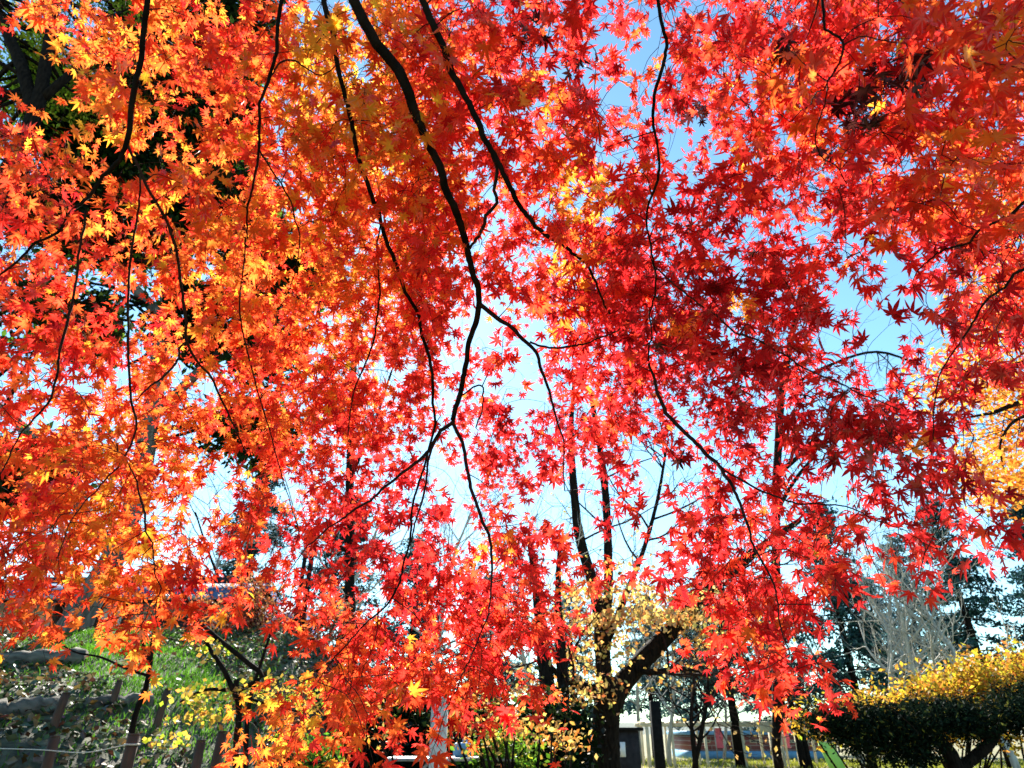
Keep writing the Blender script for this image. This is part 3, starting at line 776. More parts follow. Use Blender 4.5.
for px, py, rad, n in ((840, 722, (.8, .9, .32), 3600), (865, 728, (.8, .9, .33), 3600), (900, 728, (1.0, 1.1, .36), 5000), (940, 723, (1.1, 1.2, .38), 5800), (975, 719, (1.0, 1.2, .34), 4800), (1010, 711, (1.0, 1.2, .3), 4400), (1050, 702, (1.2, 1.2, .34), 4200), (912, 748, (.6, .8, .3), 2400), (880, 752, (.4, .5, .3), 1300), (822, 722, (.4, .6, .3), 1000)):
    p, _ = clumps(aty(px, py, PY), rad, 14, n, .16); leaf_cloud(cr, p, 0.1, (0.010, 0.02, 0.012), .35, (0, 0, 1), .6, .4, (0.16, 0.15, 0.03), .05)
cr.build('crown', M['needle'], root)
b = aty(960, 770, 19.5)
lb = [(aty(px, py + 20, 19.5 + rng.uniform(-.5, .5)), (rad[0], rad[1], rad[2] * .85), 13, int(n * .62)) for px, py, rad, n in ((815, 702, (.5, .8, .22), 1100), (850, 696, (.7, .9, .28), 1800), (885, 690, (.8, 1, .34), 2600), (920, 682, (.9, 1, .42), 3600), (955, 674, (.9, 1, .5), 4200), (985, 666, (.9, 1, .58), 4500), (1015, 660, (.9, 1, .6), 4600), (1045, 655, (1., 1, .65), 4000), (940, 705, (1.2, 1, .4), 2600), (1000, 698, (1.3, 1, .5), 3400))]
shrub('yellow_shrub', 'broad shrub with golden yellow leaves rising behind the pruned evergreen', 'shrub', b, lb, 0.12, (0.52, 0.38, 0.05), (0.5, 0.22, 0.06), 0.3, sig=0.23, stems=3)
# golden maple beyond the right edge
gt, gm = traced_tree('golden_maple', 'golden orange maple crown reaching in from the edge behind the red leaves', 'tree', 7.5, [
    ([(1230, 800, 40), (1190, 650, 32), (1150, 520, 26), (1120, 430, 20), (1110, 300, 12)], 'trunk'),
    ([(1130, 450, 14), (1070, 412, 9), (1024, 402, 6), (995, 412, 4), (965, 418, 2)], 'limb'),
    ([(1120, 420, 10), (1060, 360, 7), (1000, 368, 4), (945, 372, 2)], 'limb'),
    ([(1060, 408, 4), (1010, 425, 3), (1000, 445, 2), (1004, 470, 1.2)], 'limb'),
], M['bark'], 0.05)
gm_m = MB(); c1 = []
for px, py, n, s in ((955, 385, 700, .22), (990, 385, 600, .22), (1015, 400, 600, .22), (1000, 440, 600, .2), (975, 470, 420, .17), (1010, 480, 700, .2), (995, 500, 260, .13), (975, 350, 500, .22), (995, 320, 600, .24), (985, 290, 350, .2), (1015, 280, 700, .3), (990, 220, 600, .35), (1050, 350, 900, .4), (1050, 450, 900, .35), (1080, 260, 900, .4), (1100, 400, 1200, .5)):
    c = aty(px, py, 7.5 + rng.uniform(-.5, .7)); c1.append(c + rng.normal(size=(n, 3)) * s * np.array([1.1, 1.2, .75]))
pp = np.vstack(c1)
leaf_cloud(gm_m, pp, 0.055, (0.84, 0.31, 0.065), .2, aspect=.8, alt=(0.84, 0.43, 0.1), altp=.35)
gm_m.build('leaves', M['leaf'], gt)
add_twigs(gt, gm[1:], M['twig'], 26, .8, .006, 2, 0, (4, 4), (.3, 1))

# ================================================================== STREET FURNITURE AND FAR THINGS
# steel poles
px0 = aty(287, 700, 13.0)
zb = float(hgt(px0[0], px0[1]))
pole = thing('utility_pole', (px0[0], px0[1], zb), 'pair of slim dark poles strapped together with a pale leaning brace', 'pole')
topz = aty(287, 540, 13.0)[2]
for dx, r in ((-.055, .045), (.075, .05)):
    MB().tube([(px0[0] + dx, px0[1], zb - .3), (px0[0] + dx, px0[1], topz + dx * 3)], [r, r * .9], 12).build('pole', M['metal_dark'], pole, smooth=True)
for z in (zb + .6, zb + 1.5, topz - .3):
    MB().box((px0[0] - .13, px0[1] - .07, z), (px0[0] + .15, px0[1] + .07, z + .05)).build('strap', M['metal_grey'], pole)
e = aty(268, 615, 12.9); f_ = aty(246, 668, 12.8); f_[2] = hgt(f_[0], f_[1]) - .1
MB().tube([f_, aty(276, 618, 12.95)], .035, 8).build('brace', M['metal_grey'], pole, smooth=True)

# white pillar
pb = aty(436, 790, 8.0); pt = aty(436, 697, 8.0)
pil = thing('pillar', (pb[0], 8.0, 0), 'square pale stone pillar with a chamfered cap in front of the dark hedge', 'pillar')
hw = .085
MB().box((pb[0] - hw, 8 - hw, .1), (pb[0] + hw, 8 + hw, pt[2] - .06), bev=.012).build('shaft', M['stone'], pil)
MB().box((pb[0] - hw * 1.5, 8 - hw * 1.5, -.02), (pb[0] + hw * 1.5, 8 + hw * 1.5, .098), bev=.012).build('base', M['stone'], pil)
MB().box((pb[0] - hw * .75, 8 - hw * .75, pt[2] - .0585), (pb[0] + hw * .75, 8 + hw * .75, pt[2]), bev=.02).build('cap', M['stone'], pil)
# workbench frame and blue bin left/right of the pillar
bb = aty(415, 780, 9.5)
ben = thing('trestle', (bb[0], 9.5, 0), 'grey timber trestle with a diagonal brace beside the pillar', 'trestle')
zt2 = aty(415, 757, 9.5)[2]
MB().box((bb[0] - .35, 9.2, zt2 - .04), (bb[0] + 1.3, 9.8, zt2), bev=.008).build('top', M['metal_grey'], ben)
for x in (bb[0] - .3, bb[0] + .2, bb[0] + 1.2):
    MB().box((x - .03, 9.3, 0), (x + .03, 9.36, zt2 - .0405)).build('leg', M['metal_grey'], ben)
MB().tube([(bb[0] - .22, 9.27, zt2 - .55), (bb[0] + .17, 9.27, zt2 - .06)], .022, 6).build('brace', M['metal_grey'], ben)
bz = aty(462, 757, 9.5); ztop = aty(462, 738, 9.5)[2]
bn = thing('jerrycan', (bz[0], 9.5, zt2), 'blue plastic can standing on the grey trestle right of the pillar', 'container')
MB().box((bz[0] - .11, 9.4, zt2 + .001), (bz[0] + .11, 9.6, ztop - .05), bev=.03).build('body', M['bluepaint'], bn)
MB().tube([(bz[0] - .05, 9.5, ztop - .0495), (bz[0] - .05, 9.5, ztop)], [.035, .03], 10).build('cap', M['metal_dark'], bn)
MB().tube(smooth_path([(bz[0] + .0, 9.5, ztop - .05), (bz[0] + .02, 9.5, ztop - .01), (bz[0] + .08, 9.5, ztop - .05)], 8), .012, 6).build('handle', M['bluepaint'], bn)

# black post
pb = aty(661, 775, 22.0); pt = aty(661, 701, 22.0)
po = thing('post', (pb[0], 22, 0), 'plain black post on a square block, right of the black trunk', 'post')
MB().box((pb[0] - .14, 21.86, .25), (pb[0] + .14, 22.14, pt[2]), bev=.015).build('shaft', M['metal_dark'], po)
MB().box((pb[0] - .26, 21.74, -.05), (pb[0] + .26, 22.26, .249 + .35), bev=.02).build('block', M['charcoal'], po)
# grey hut with white poster
a, b_ = aty(618, 760, 27), aty(641, 760, 27); zt3 = aty(630, 729, 27)[2]
hut = thing('hut', ((a[0] + b_[0]) / 2, 27, 0), 'small charcoal hut with a white notice beside the black trunk', 'hut')
MB().box((a[0], 27, -.02), (b_[0], 28.5, zt3 - .06), bev=.02).build('wall', M['charcoal'], hut)
MB().box((a[0] - .1, 26.8, zt3 - .0595), (b_[0] + .15, 28.7, zt3 + .05), bev=.02).build('roof', M['metal_dark'], hut)
c0, c1_ = aty(619, 742, 26.98), aty(626, 757, 26.98)
tag(MB().box((c0[0], 26.97, c1_[2]), (c1_[0], 26.998, c0[2])).build('notice', M['poster'], hut), 'blank white notice')
a = aty(586, 755, 24); zt4 = aty(586, 728, 24)[2]
ped = thing('pedestal', (a[0], 24, 0), 'pale stone pedestal with a dark lower block left of the black trunk', 'pedestal')
MB().box((a[0] - .28, 23.72, -.02), (a[0] + .28, 24.28, zt4 - .45), bev=.02).build('block', M['charcoal'], ped)
MB().box((a[0] - .22, 23.78, zt4 - .449), (a[0] + .22, 24.22, zt4), bev=.02).build('stone', M['stone'], ped)

# pergola
GY = 40.0
z1 = aty(740, 726, GY)[2]
xa, xb = aty(640, 726, GY)[0], aty(838, 726, GY)[0]
per = thing('pergola', (xa, GY, 0), 'long cream timber pergola with slim posts across the lawn', 'pergola')
MB().box((xa, GY - .07, z1 - .02), (xb, GY + .07, z1 + .14), bev=.01).build('beam', M['cream_timber'], per)
MB().box((xa, GY + 1.6, z1 - .02), (xb, GY + 1.74, z1 + .12), bev=.01).build('beam', M['cream_timber'], per)
xc, xd = aty(757, 726, GY)[0], aty(790, 726, GY)[0]
tag(MB().box((xc, GY - .25, z1 - .30), (xd, GY - .072, z1 + .2), bev=.01).build('fascia', M['cream_timber'], per), 'wider cream board')
nx = int((xb - xa) / .5)
for k in range(nx):
    x = xa + .2 + (xb - xa - .4) * k / (nx - 1)
    MB().box((x - .03, GY - .4, z1 + .1405), (x + .03, GY + 2.1, z1 + .22)).build('rafter', M['cream_timber'], per)
for px in (648, 673, 706, 743, 772, 782, 797, 826):
    x = aty(px, 745, GY)[0]; wd = .09 if px in (648, 743) else .065
    MB().box((x - wd, GY - .065, -.02), (x + wd, GY + .065, z1 - .0205), bev=.01).build('post', M['cream_timber'], per)
    MB().box((x - .06, GY + 1.62, -.02), (x + .06, GY + 1.72, z1 - .0205), bev=.01).build('post', M['cream_timber'], per)
# low red building
BY = 52.0
xa, xb = aty(690, 740, BY)[0], aty(835, 740, BY)[0]
zt5 = aty(740, 730, BY)[2]
rb_ = thing('brick_building', ((xa + xb) / 2, BY, 0), 'long low red brick building with a blue base band behind the pergola', 'building')
MB().box((xa, BY, .5), (xb, BY + 6, zt5 - .3)).build('wall', M['brick'], rb_)
MB().box((xa - .05, BY - .06, -.02), (xb + .05, BY + 6.05, .499)).build('base_band', M['bluepaint'], rb_)
MB().box((xa - .3, BY - .5, zt5 - .299), (xb + .3, BY + 6.4, zt5 - .05), bev=.02).build('roof', M['bluepaint'], rb_)
for k in range(8):
    x = xa + .5 + (xb - xa - 1.6) * k / 7
    wn_ = MB()
    wn_.box((x, BY - .06, 1.0), (x + .9, BY - .003, 1.06)).box((x, BY - .06, zt5 - .66), (x + .9, BY - .003, zt5 - .6)).box((x, BY - .06, 1.0605), (x + .06, BY - .003, zt5 - .6605)).box((x + .84, BY - .06, 1.0605), (x + .9, BY - .003, zt5 - .6605)).box((x + .42, BY - .055, 1.0605), (x + .48, BY - .004, zt5 - .6605))
    wo = wn_.build('window', M['cream_timber'], rb_)
    MB().box((x + .05, BY - .03, 1.05), (x + .85, BY - .005, zt5 - .65)).build('pane', M['glass'], wo)
def banner(px, wpx, y0, y1, label):
    a = aty(px, y0, 42.0); b_ = aty(px, y1, 42.0); hw_ = wpx * 42 / FP / 2
    o = thing('banner', (a[0], 42, 0), label, 'banner')
    MB().tube([(a[0] - hw_ - .04, 42, -.02), (a[0] - hw_ - .04, 42, a[2] + .15)], .03, 8).build('pole', M['metal_grey'], o)
    n = 8; v = []
    for k in range(n + 1):
        z = a[2] + (b_[2] - a[2]) * k / n
        for s, dy in ((-1, 0), (0, .05 * math.sin(k)), (1, .09 * math.sin(k * 1.3))): v.append((a[0] + s * hw_, 42 + dy, z))
    q = [(r * 3 + c, r * 3 + c + 1, r * 3 + c + 4, r * 3 + c + 3) for r in range(n) for c in range(2)]
    MB().add(v, quads=q).build('cloth', M['pink'], o)
banner(718, 6, 728, 748, 'narrow pink banner on a pole left of the pergola middle')
banner(782, 10, 729, 748, 'wider pink banner beside the dark V forked tree')
# lime board
a = aty(836, 770, 30); z1_ = aty(836, 741, 30)[2]
lo_ = thing('sign_board', (a[0], 30, 0), 'lime green leaning board standing under the pruned evergreen', 'board')
hw_ = .32
v = [(a[0] - hw_ + .18, 30.0, .05), (a[0] + hw_ + .18, 30.0, .05), (a[0] + hw_ - .1, 30.25, z1_ - .1), (a[0] - hw_ - .1, 30.25, z1_)]
v = v + [(x, y + .05, z) for x, y, z in v]
MB().add(v, quads=[(0, 1, 2, 3), (7, 6, 5, 4), (0, 4, 5, 1), (1, 5, 6, 2), (2, 6, 7, 3), (3, 7, 4, 0)]).build('panel', M['lime'], lo_)
MB().tube([(a[0] + .1, 30.6, -.02), (a[0] - .05, 30.27, z1_ * .8)], .03, 6).build('strut', M['wood'], lo_)

# ================================================================== THE RED MAPLE OVERHEAD
DENS = """
57999999999999998876788799999999
01999999999999998866788799999799
00699769999999888765788899999799
51499778999999788888887888999999
97888889999999677787747888889899
99875998999999877777657888888799
97678999999999988898766787889999
98768899889999778899875777768999
76856789879999867899986888524899
77967789999999746799999788326889
67878888789998462689988866203888
77878788789976361589987899726567
78988996999985684888878877997520
88988786988864586888557867797620
77999773886774487546346833446610
88997866888876385111136766647741
99989988887777588433158879746774
99898876766777789665268878544652
88678666588877896321298896532200
66159322258967889720008984000000
13035000378988985100058885000000
00001001699888986300003657400000
00000001897364462100000113200000
00000004652132100000000000000000
"""
rows = [r_.replace(' ', '')[:32].ljust(32, '0') for r_ in DENS.strip().splitlines()]
DG = np.array([[int(c) for c in r_] for r_ in rows], float) / 9
HUE = np.array([[float(x) for x in r_.split()] for r_ in """
2.9 3.7 3.7 3 3.1 4.1 3.1 2.2 2 2 2 2.1 2.2 2.2 2.4 2.9
2.9 3.8 3.9 3 3.1 4.3 3.2 2.3 2 2 1.9 2.1 2.3 2.4 2.4 2.5
2.8 3.6 3.7 3.5 3 3.6 3.6 2.8 2.6 2.2 1.2 1.6 1.7 2 2.5 3
2.8 3 3.6 3.8 3.6 3.6 2.9 2.2 2.1 2.4 .9 1 1.6 2 2 2.5
2.8 2.8 3 3.7 3.1 3.5 2.9 2.1 1.8 1 .7 .9 1.5 1 1.1 1.6
2.8 2.8 2.9 2.9 3 2.9 2.5 1.8 1.7 1.5 .8 .8 .8 .6 .8 1
2.9 3.6 2.9 3.4 3 2.6 1.7 1.7 1.3 1.8 1.1 1.5 .9 .7 .8 1
2.9 3.5 3.5 3 2.6 1.6 .9 1.7 1.8 1 1 1.6 1.1 .8 .9 1
2.9 3.6 2.9 2.9 2 1.6 1 1.7 1.9 1.8 1.3 1.8 1.6 1.6 1.6 1.3
3.4 3.7 3.6 3 2.9 2.7 2 1.9 2 2 2 2 2 2 2 2
3.6 4.2 3.6 3.8 3.6 3.1 2.9 2.2 2.6 2 2 2 2 2 2 2
3 3 3 3.6 3.8 3.6 3 2.7 2.7 2 2 2 2 2 2 2""".strip().splitlines()])
DEP = np.array([[float(x) for x in r_.split()] for r_ in """
1.9 1.8 1.9 1.9 1.7 1.8 1.3 1.2
1.9 1.9 2.1 2.0 1.8 1.8 1.7 1.5
1.9 2.2 2.7 2.4 2.2 1.9 1.6 1.5
1.9 2.3 2.7 2.6 2.4 2.0 1.6 1.5
1.6 2.0 2.0 2.2 2.0 1.7 1.6 1.4
1.3 1.6 1.5 1.7 1.8 1.6 1.4 1.4""".strip().splitlines()])
def samp(G, px, py):
    h, w_ = G.shape; cx, cy = 1024 / w_, 768 / h
    u = np.clip(np.asarray(px) / cx - .5, 0, w_ - 1.001); v = np.clip(np.asarray(py) / cy - .5, 0, h - 1.001)
    i, j = v.astype(int), u.astype(int); a, b = v - i, u - j
    return (G[i, j] * (1 - b) + G[i, j + 1] * b) * (1 - a) + (G[i + 1, j] * (1 - b) + G[i + 1, j + 1] * b) * a

MROOT = np.array([0.9, -2.1, 0.0])
maple = thing('maple_tree', MROOT, 'great red and orange maple whose drooping boughs of star leaves fill the view', 'tree')
FORK = np.array([0.75, -1.75, 2.5])
tk = smooth_path([MROOT + [0, 0, -.3], MROOT + [0, 0, .1], MROOT + [-.05, .1, 1.2], FORK], 14)
MB().tube(tk, np.linspace(.24, .15, 14), 14, .12).build('trunk', M['bark'], maple, smooth=True)
BR = [  # polylines in the photograph: (px, py, width px)
    [(148, 0, 6), (140, 50, 6), (133, 105, 6), (123, 142, 5.5), (102, 182, 4), (62, 225, 3.2), (22, 256, 2.6), (-10, 285, 2)],
    [(284, -5, 4.5), (272, 50, 4), (262, 98, 3.5), (257, 150, 3), (250, 190, 2.5), (246, 240, 1.6)],
    [(326, -5, 6), (330, 30, 6), (338, 75, 5), (348, 112, 5), (357, 150, 5), (372, 190, 5), (386, 240, 4.5), (406, 292, 4), (424, 340, 4), (432, 385, 3.5), (433, 430, 3), (420, 480, 2.6), (410, 535, 2.4), (400, 580, 2.4), (388, 605, 2.2), (365, 625, 2), (335, 655, 1.5), (318, 680, 1)],
    [(350, -8, 12), (378, 40, 12), (398, 72, 12), (412, 105, 11), (430, 150, 9), (446, 190, 9), (463, 235, 8), (474, 272, 7), (479, 302, 7), (471, 342, 6), (463, 385, 6), (452, 421, 5.5)],
    [(424, -5, 8), (440, 40, 8), (455, 75, 7.5), (470, 106, 7), (487, 140, 6.5), (505, 172, 6), (514, 197, 6), (532, 222, 5), (555, 240, 4.5), (572, 250, 4), (592, 275, 3), (610, 315, 2)],
    [(658, -5, 4.5), (663, 40, 4), (660, 75, 4), (653, 102, 4), (655, 140, 3), (658, 175, 3), (650, 205, 2.6), (650, 240, 2.4), (656, 268, 2.2), (650, 310, 1.8), (648, 360, 1.8)],
    [(818, -5, 3.5), (833, 28, 3), (843, 42, 3), (835, 70, 2), (815, 95, 1.5), (790, 120, 1)],
    [(1040, 195, 4), (1010, 213, 3.5), (985, 230, 3), (945, 250, 2.2), (915, 275, 1.3)],
    [(1040, 262, 4), (1010, 283, 3), (985, 302, 2.6), (965, 330, 2), (940, 380, 1.6), (930, 440, 1.2)],
]
SUB = [  # (parent index, polyline)
    (0, [(123, 142, 3), (142, 178, 3), (160, 212, 3), (174, 246, 3.2), (182, 290, 3.2), (187, 340, 3), (212, 378, 2.6), (232, 425, 2), (250, 455, 1.4)]),
    (0, [(84, 208, 2.6), (80, 250, 2.6), (66, 318, 3), (52, 375, 2.6), (40, 408, 2.2), (18, 438, 1.8), (4, 480, 1.2)]),
    (9, [(187, 340, 2.4), (172, 365, 2.6), (152, 385, 2.2), (140, 400, 1.2)]),
    (9, [(142, 178, 1.8), (131, 260, 2.6), (130, 340, 2.6), (134, 395, 2.6), (138, 425, 2.4), (127, 456, 2), (100, 484, 1.6), (75, 520, 1.2), (60, 560, 1)]),
    (12, [(128, 454, 1.6), (137, 488, 1.8), (142, 506, 2.6), (150, 530, 1.8), (157, 565, 1.4), (160, 605, 1)]),
    (3, [(452, 421, 4.5), (435, 438, 4.5), (412, 466, 3.5), (380, 492, 3), (350, 512, 2.4), (310, 545, 1.6)]),
    (3, [(452, 421, 4), (462, 448, 4), (474, 498, 4), (490, 535, 3.6), (492, 580, 2.4), (480, 640, 1.6), (455, 690, 1.2)]),
    (3, [(479, 302, 5), (498, 319, 5), (522, 335, 4.4), (534, 350, 4), (548, 390, 3.2), (560, 430, 2), (565, 490, 1.4)]),
    (16, [(528, 343, 2.5), (560, 347, 2.5), (592, 342, 2), (620, 330, 1.3)]),
    (4, [(487, 140, 3.5), (495, 165, 4), (495, 205, 4), (480, 228, 4), (469, 248, 3)]),
    (5, [(648, 360, 3), (658, 395, 4), (680, 430, 4.5), (708, 455, 4.5), (728, 480, 4), (742, 515, 3.2), (758, 555, 2.6), (776, 595, 2), (786, 635, 1.6), (800, 670, 1)]),
    (19, [(716, 462, 3), (745, 482, 2.6), (785, 500, 2.2), (835, 506, 1.8), (880, 520, 1.4), (940, 545, 1)]),
    (2, [(380, 225, 1.8), (378, 280, 2.2), (374, 340, 2.2), (355, 385, 1.8), (348, 430, 1.4), (350, 480, 1)]),
    (3, [(460, 395, 2), (480, 385, 2), (478, 430, 1.6)]),
    (14, [(433, 440, 2.6), (422, 495, 2.4), (412, 545, 1.6)]),
    (5, [(656, 268, 1.8), (690, 300, 1.8), (740, 330, 2.2), (800, 365, 2), (850, 385, 1.6), (900, 410, 1.2)]),
    (6, [(835, 70, 1.8), (825, 110, 1.6), (815, 150, 1.4), (850, 180, 1.2)]),
    (1, [(264, 90, 2), (290, 60, 2), (320, 75, 1.4), (345, 60, 1)]),
    (1, [(257, 150, 2), (285, 190, 1.8), (300, 240, 1.5), (290, 290, 1)]),
    (1, [(246, 240, 1.8), (240, 320, 1.8), (262, 400, 1.6), (280, 470, 1.3), (300, 540, 1)]),
]
paths = []
def bdepth(x, y): return samp(DEP, x, y) * 0.86
for i, pl in enumerate(BR + [s[1] for s in SUB]):
    pts = []
    for x, y, w_ in pl:
        d = float(bdepth(x, y)); p = at(x, y, d); pts.append([*p, w_ * d / FP / 2 * .88])
    s = smooth_path(np.array(pts), 7 * len(pl))
    if i < len(BR):       # carry each bough back to the fork, over the camera
        p0 = s[0, :3]; tan = nrm(s[0, :3] - s[6, :3]); c1p, c0p = p0 + tan * .7, FORK + np.array([(p0[0] - FORK[0]) * .25, .2, 1.7])
        t = np.linspace(0, 1, 16)[:, None]
        bz_ = (1 - t) ** 3 * FORK + 3 * t * (1 - t) ** 2 * c0p + 3 * t * t * (1 - t) * c1p + t ** 3 * p0
        rad = np.linspace(max(.05, s[0, 3] * 2), s[0, 3], 16)[:, None]
        s = np.vstack([np.hstack([bz_, rad])[:-1], s])
    kn = rng.normal(size=(len(s) // 4 + 2, 3)) * .0045
    jit = rng.normal(size=(len(s), 3)) * 0.0008 + np.stack([np.interp(np.arange(len(s)) / 4, np.arange(len(kn)), kn[:, a_]) for a_ in range(3)], 1)
    s[:, :3] += jit
    paths.append(s)
    MB().tube(s[:, :3], s[:, 3].clip(.0009), 8, .1).build('bough' if i < len(BR) else 'branch', M['bark'] if i < len(BR) else M['twig'], maple, smooth=True)

# leaf outlines: seven narrow pointed lobes
def leaf_shape(seed):
    r = np.random.default_rng(seed)
    lob = [(-122, .42), (-80, .76), (-39, .95), (0, 1.05), (39, .95), (80, .76), (122, .42)]
    P_ = [(0, 0, 0)]
    o = [(0.0, 0.0)]
    ring = [(-0.03, -0.03)]
    for k, (a, l) in enumerate(lob):
        l *= r.uniform(.82, 1.1); a += r.uniform(-6, 6)
        wd = .108 * (0.8 + .35 * l)
        ca, sa = math.cos(R(a)), math.sin(R(a))
        def pt(f, side): return (f * l * ca - side * wd * sa, f * l * sa + side * wd * ca)
        if k: 
            am = (a + prev) / 2; rs = .31 * min(1, (l + pl_) / 1.7) ; ring.append((rs * math.cos(R(am)), rs * math.sin(R(am))))
        ring.append(pt(.5, -1)); ring.append(pt(.72, -.62)); ring.append(pt(1, 0)); ring.append(pt(.72, .62)); ring.append(pt(.5, 1))
        prev, pl_ = a, l
    ring = np.array(ring)
    curl = r.uniform(-.05, .55); fold = r.uniform(-.15, .4); tw = r.uniform(-.3, .3)
    v = np.vstack([[0.0, 0.0], ring])
    rad2 = (v ** 2).sum(1)
    z = -curl * rad2 + fold * np.abs(v[:, 1]) + tw * v[:, 0] * v[:, 1]
    V = np.column_stack([v, z])
    n = len(ring)
    T = [(0, 1 + k, 1 + (k + 1) % n) for k in range(n)]
    x, y = ring[:, 0], ring[:, 1]
    area = .5 * abs(np.dot(x, np.roll(y, -1)) - np.dot(y, np.roll(x, -1)))
    return V, np.array(T), area
SHAPES = [leaf_shape(s) for s in range(18)]
AREA = np.mean([s[2] for s in SHAPES])
PALETTE = np.array([(0.28, 0.010, 0.016), (0.58, 0.019, 0.024), (0.86, 0.040, 0.033), (0.93, 0.09, 0.028), (0.94, 0.23, 0.035), (0.94, 0.46, 0.04)])
LEAF = 0.034
leaf_p, leaf_n, leaf_t, leaf_s, leaf_c, pet = [], [], [], [], [], []
sprays = []
# places where leaves have turned yellow early, or dried sprigs with shade put into their near-black colour (-1)
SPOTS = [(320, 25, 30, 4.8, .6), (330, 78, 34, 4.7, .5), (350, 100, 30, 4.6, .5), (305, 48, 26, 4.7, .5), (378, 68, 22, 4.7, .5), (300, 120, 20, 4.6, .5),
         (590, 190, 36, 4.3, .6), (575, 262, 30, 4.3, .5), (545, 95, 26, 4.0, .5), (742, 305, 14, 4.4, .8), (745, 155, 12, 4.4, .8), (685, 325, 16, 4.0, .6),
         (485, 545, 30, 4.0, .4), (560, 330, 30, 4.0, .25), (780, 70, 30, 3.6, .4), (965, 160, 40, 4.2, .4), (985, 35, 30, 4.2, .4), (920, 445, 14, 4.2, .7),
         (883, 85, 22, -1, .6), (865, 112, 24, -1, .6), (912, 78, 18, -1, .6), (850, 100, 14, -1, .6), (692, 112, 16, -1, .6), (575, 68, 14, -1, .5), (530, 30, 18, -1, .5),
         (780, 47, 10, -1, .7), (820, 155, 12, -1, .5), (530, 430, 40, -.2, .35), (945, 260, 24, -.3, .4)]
MX, MT = 240, 190
cell = 32
SD = np.array(S_DIR)
for cy in range(-MT // cell, 24):
    for cx in range(-MX // cell, 32 + MX // cell):
        x0, y0 = cx * cell, cy * cell
        inside = 0 <= cx < 32 and 0 <= cy < 24
        ccx, ccy = min(max(cx, 0), 31), min(max(cy, 0), 23)
        d = DG[ccy, ccx] if inside else DG[ccy, ccx] * .66
        if not inside and cy > 17: d *= .5
        if d <= 0: continue
        tau = -math.log(1 - min(d ** 1.0 * .985, .985)) * (.57 - .14 * float((1 - sstep(230, 400, x0)) * (1 - sstep(220, 380, y0))) + .22 * float(sstep(330, 520, x0 + 16 + .55 * max(0, y0 - 420))) - .10 * float(sstep(720, 860, x0) * (1 - sstep(180, 330, y0))))
        dm = float(samp(DEP, x0 + 16, y0 + 16))
        for share, lo, hi in ((.55, .85, 1.25), (.45, 1.3, 1.9)):
            dmean = dm * (lo + hi) / 2
            aleaf = AREA * (LEAF * FP / dmean) ** 2 * .62
            n = tau * share * cell * cell / aleaf / 6.2
            for _ in range(rng.poisson(n)):
                px, py = x0 + rng.random() * cell, y0 + rng.random() * cell
                sprays.append((px, py, dm * rng.uniform(lo, hi), d))
print('sprays', len(sprays))
spp = np.array([at(px, py, dd) for px, py, dd, _ in sprays])
# connect every spray to the bough network with a thin twig
nodes = np.vstack([p[:, :3] for p in paths]); nrad = np.concatenate([p[:, 3] for p in paths])
node_l, rad_l = [nodes], [nrad]
def kd_of(a):
    k = KDTree(len(a))
    for i, p in enumerate(a): k.insert(p, i)
    k.balance(); return k
kd = kd_of(nodes)
dist0 = np.array([kd.find(p)[2] for p in spp])
order = np.argsort(dist0)
tw = MB()
allnodes, allrad = nodes, nrad
newn, newr = [], []
starts = {}
for c, i in enumerate(order):
    if c % 120 == 0 and newn:
        allnodes = np.vstack([allnodes] + newn); allrad = np.concatenate([allrad] + newr); newn, newr = [], []
        kd = kd_of(allnodes)
    p = spp[i]
    q, j, dd = kd.find(p)
    q = np.array(q); r0 = min(allrad[j] * .8, .0014 + .003 * dd); r0 = max(r0, .001)
    m = 5
    mid = (q + p) / 2 + rng.normal(size=3) * .10 * dd + np.array([0, 0, .12 * dd])
    cv = smooth_path([q, mid, p], m + 1)
    rad = np.linspace(r0, .0009, m + 1)
    if dd < 1.1 and dd > .01:
        tw.tube(cv, rad, 4, cap=False)
        newn.append(cv[2:]); newr.append(rad[2:])
    starts[i] = nrm(p - mid)
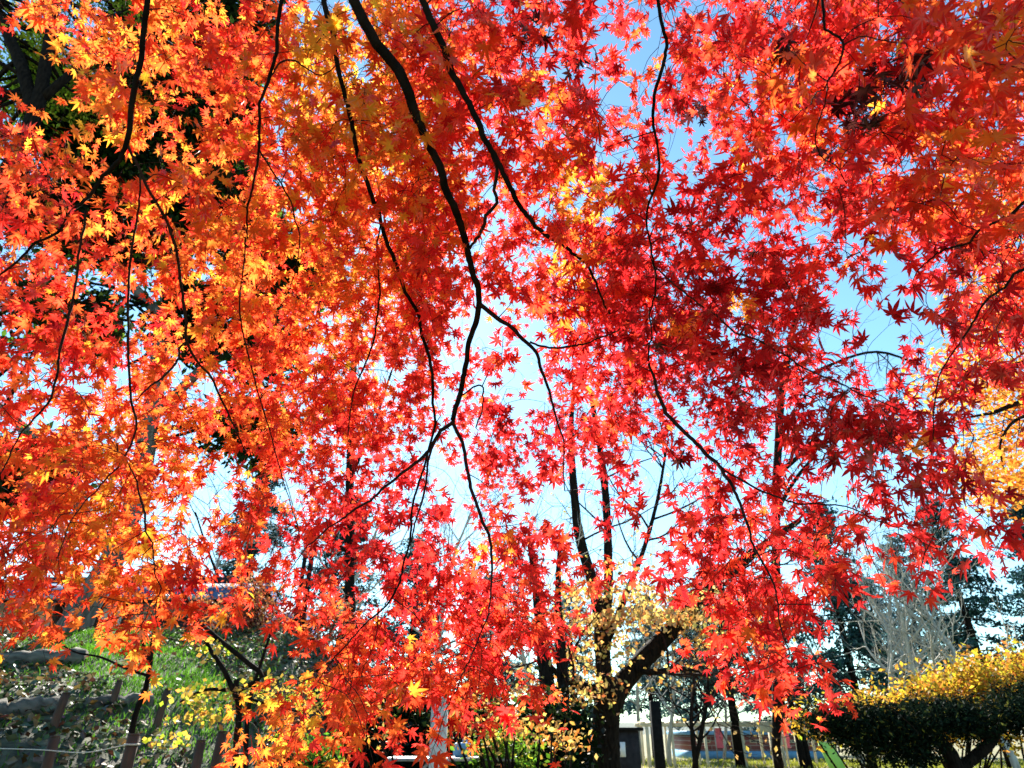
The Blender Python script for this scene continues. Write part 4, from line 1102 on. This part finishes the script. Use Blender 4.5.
# leaves on each spray
for i, (px, py, dd, d) in enumerate(sprays):
    s = spp[i]; t = nrm(starts[i] * .6 + np.array([0, 0, -.45]) + rng.normal(size=3) * .4)
    k = rng.integers(3, 6)
    N0 = nrm(SD * .75 + np.array([0, 0, .35]) + rng.normal(size=3) * .35)
    side = nrm(np.cross(N0, t)); pos = s.copy(); seg = [s.copy()]
    hue0 = float(samp(HUE, px, py)) + rng.normal() * .38
    for j in range(k):
        t = nrm(t + np.array([0, 0, -.12]) + rng.normal(size=3) * .12); 
        pos = pos + t * rng.uniform(.016, .03); seg.append(pos.copy())
        for sgn in ((-1, 1) if j < k - 1 else (0, -1, 1)):
            if rng.random() < .12: continue
            a = nrm(t * (.75 if sgn else 1.0) + side * sgn * .85 + rng.normal(size=3) * .15 + np.array([0, 0, -.15]))
            pl = rng.uniform(.018, .034)
            bpt = pos + a * pl
            sz = LEAF * rng.uniform(.58, 1.25)
            ctr = bpt + a * sz * .4
            qx, qy, qz = project(ctr)
            if 0 <= qx < 1024 and 0 <= qy < 768:
                dl = float(samp(DG, qx, qy)); dn = DG[min(int(qy // 32), 23), min(int(qx // 32), 31)]
                if rng.random() > min(1, (.5 * dl + .5 * dn) / d * 1.1) or dn == 0: continue
            Nn = nrm(N0 + rng.normal(size=3) * .42)
            ta = nrm(a + np.array([0, 0, -.35])); ta = nrm(ta - Nn * (ta @ Nn))
            leaf_p.append(bpt); leaf_n.append(Nn); leaf_t.append(ta); leaf_s.append(sz)
            h = hue0 + rng.normal() * .55
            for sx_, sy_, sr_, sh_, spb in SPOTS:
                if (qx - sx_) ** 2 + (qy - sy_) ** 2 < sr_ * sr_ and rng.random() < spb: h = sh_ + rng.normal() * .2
            if rng.random() < .03: h += 1.4
            if rng.random() < .05 and h > 1: h = max(h - 1.2, -.5)
            leaf_c.append(h); pet.append((pos.copy(), bpt))
    tw.tube(np.array(seg), np.linspace(.0008, .0005, len(seg)), 3, cap=False)
n = len(leaf_p); print('leaves', n)
leaf_p, leaf_n, leaf_t, leaf_s = map(np.array, (leaf_p, leaf_n, leaf_t, leaf_s)); leaf_b = np.cross(leaf_n, leaf_t)
hr = np.array(leaf_c); h = np.clip(hr, 0, 4.999); k0 = h.astype(int); fr = (h - k0)[:, None]
col = PALETTE[k0] * (1 - fr) + PALETTE[np.minimum(k0 + 1, 5)] * fr
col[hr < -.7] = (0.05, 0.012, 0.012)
col = (col * (1 + .13 * rng.normal(size=(n, 1))).clip(.6, 1.3)).clip(0, .96)
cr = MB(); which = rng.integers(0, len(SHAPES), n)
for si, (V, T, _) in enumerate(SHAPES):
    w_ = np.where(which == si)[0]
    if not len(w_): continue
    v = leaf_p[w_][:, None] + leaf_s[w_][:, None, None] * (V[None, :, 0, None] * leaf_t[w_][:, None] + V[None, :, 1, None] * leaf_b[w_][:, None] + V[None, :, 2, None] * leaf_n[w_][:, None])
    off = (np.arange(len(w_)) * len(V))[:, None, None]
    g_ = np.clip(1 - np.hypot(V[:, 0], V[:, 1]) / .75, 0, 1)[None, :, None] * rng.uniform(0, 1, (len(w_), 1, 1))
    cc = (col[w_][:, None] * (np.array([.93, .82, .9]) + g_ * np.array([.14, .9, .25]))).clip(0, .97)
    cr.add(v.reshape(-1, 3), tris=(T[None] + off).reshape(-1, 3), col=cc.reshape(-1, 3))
# petioles: slim three sided stalks
pa = np.array([p[0] for p in pet]); pb_ = np.array([p[1] for p in pet]); ax_ = nrm(pb_ - pa)
u = nrm(np.cross(ax_, np.array([.3, .2, .9]))); w2 = np.cross(ax_, u); vv = []
for q in (pa, pb_):
    for a in (0, 2.094, 4.189): vv.append(q + .00055 * (math.cos(a) * u + math.sin(a) * w2))
vv = np.stack(vv, 1); i6 = np.arange(n)[:, None] * 6
qs = np.concatenate([i6 + np.array(f) for f in ((0, 1, 4, 3), (1, 2, 5, 4), (2, 0, 3, 5))])
cr.add(vv.reshape(-1, 3), quads=qs, col=np.repeat(col * np.array([.6, .5, .5]), 6, 0))
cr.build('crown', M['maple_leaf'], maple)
o = tw.build('twigs', M['twig'], maple); o["kind"] = "stuff"
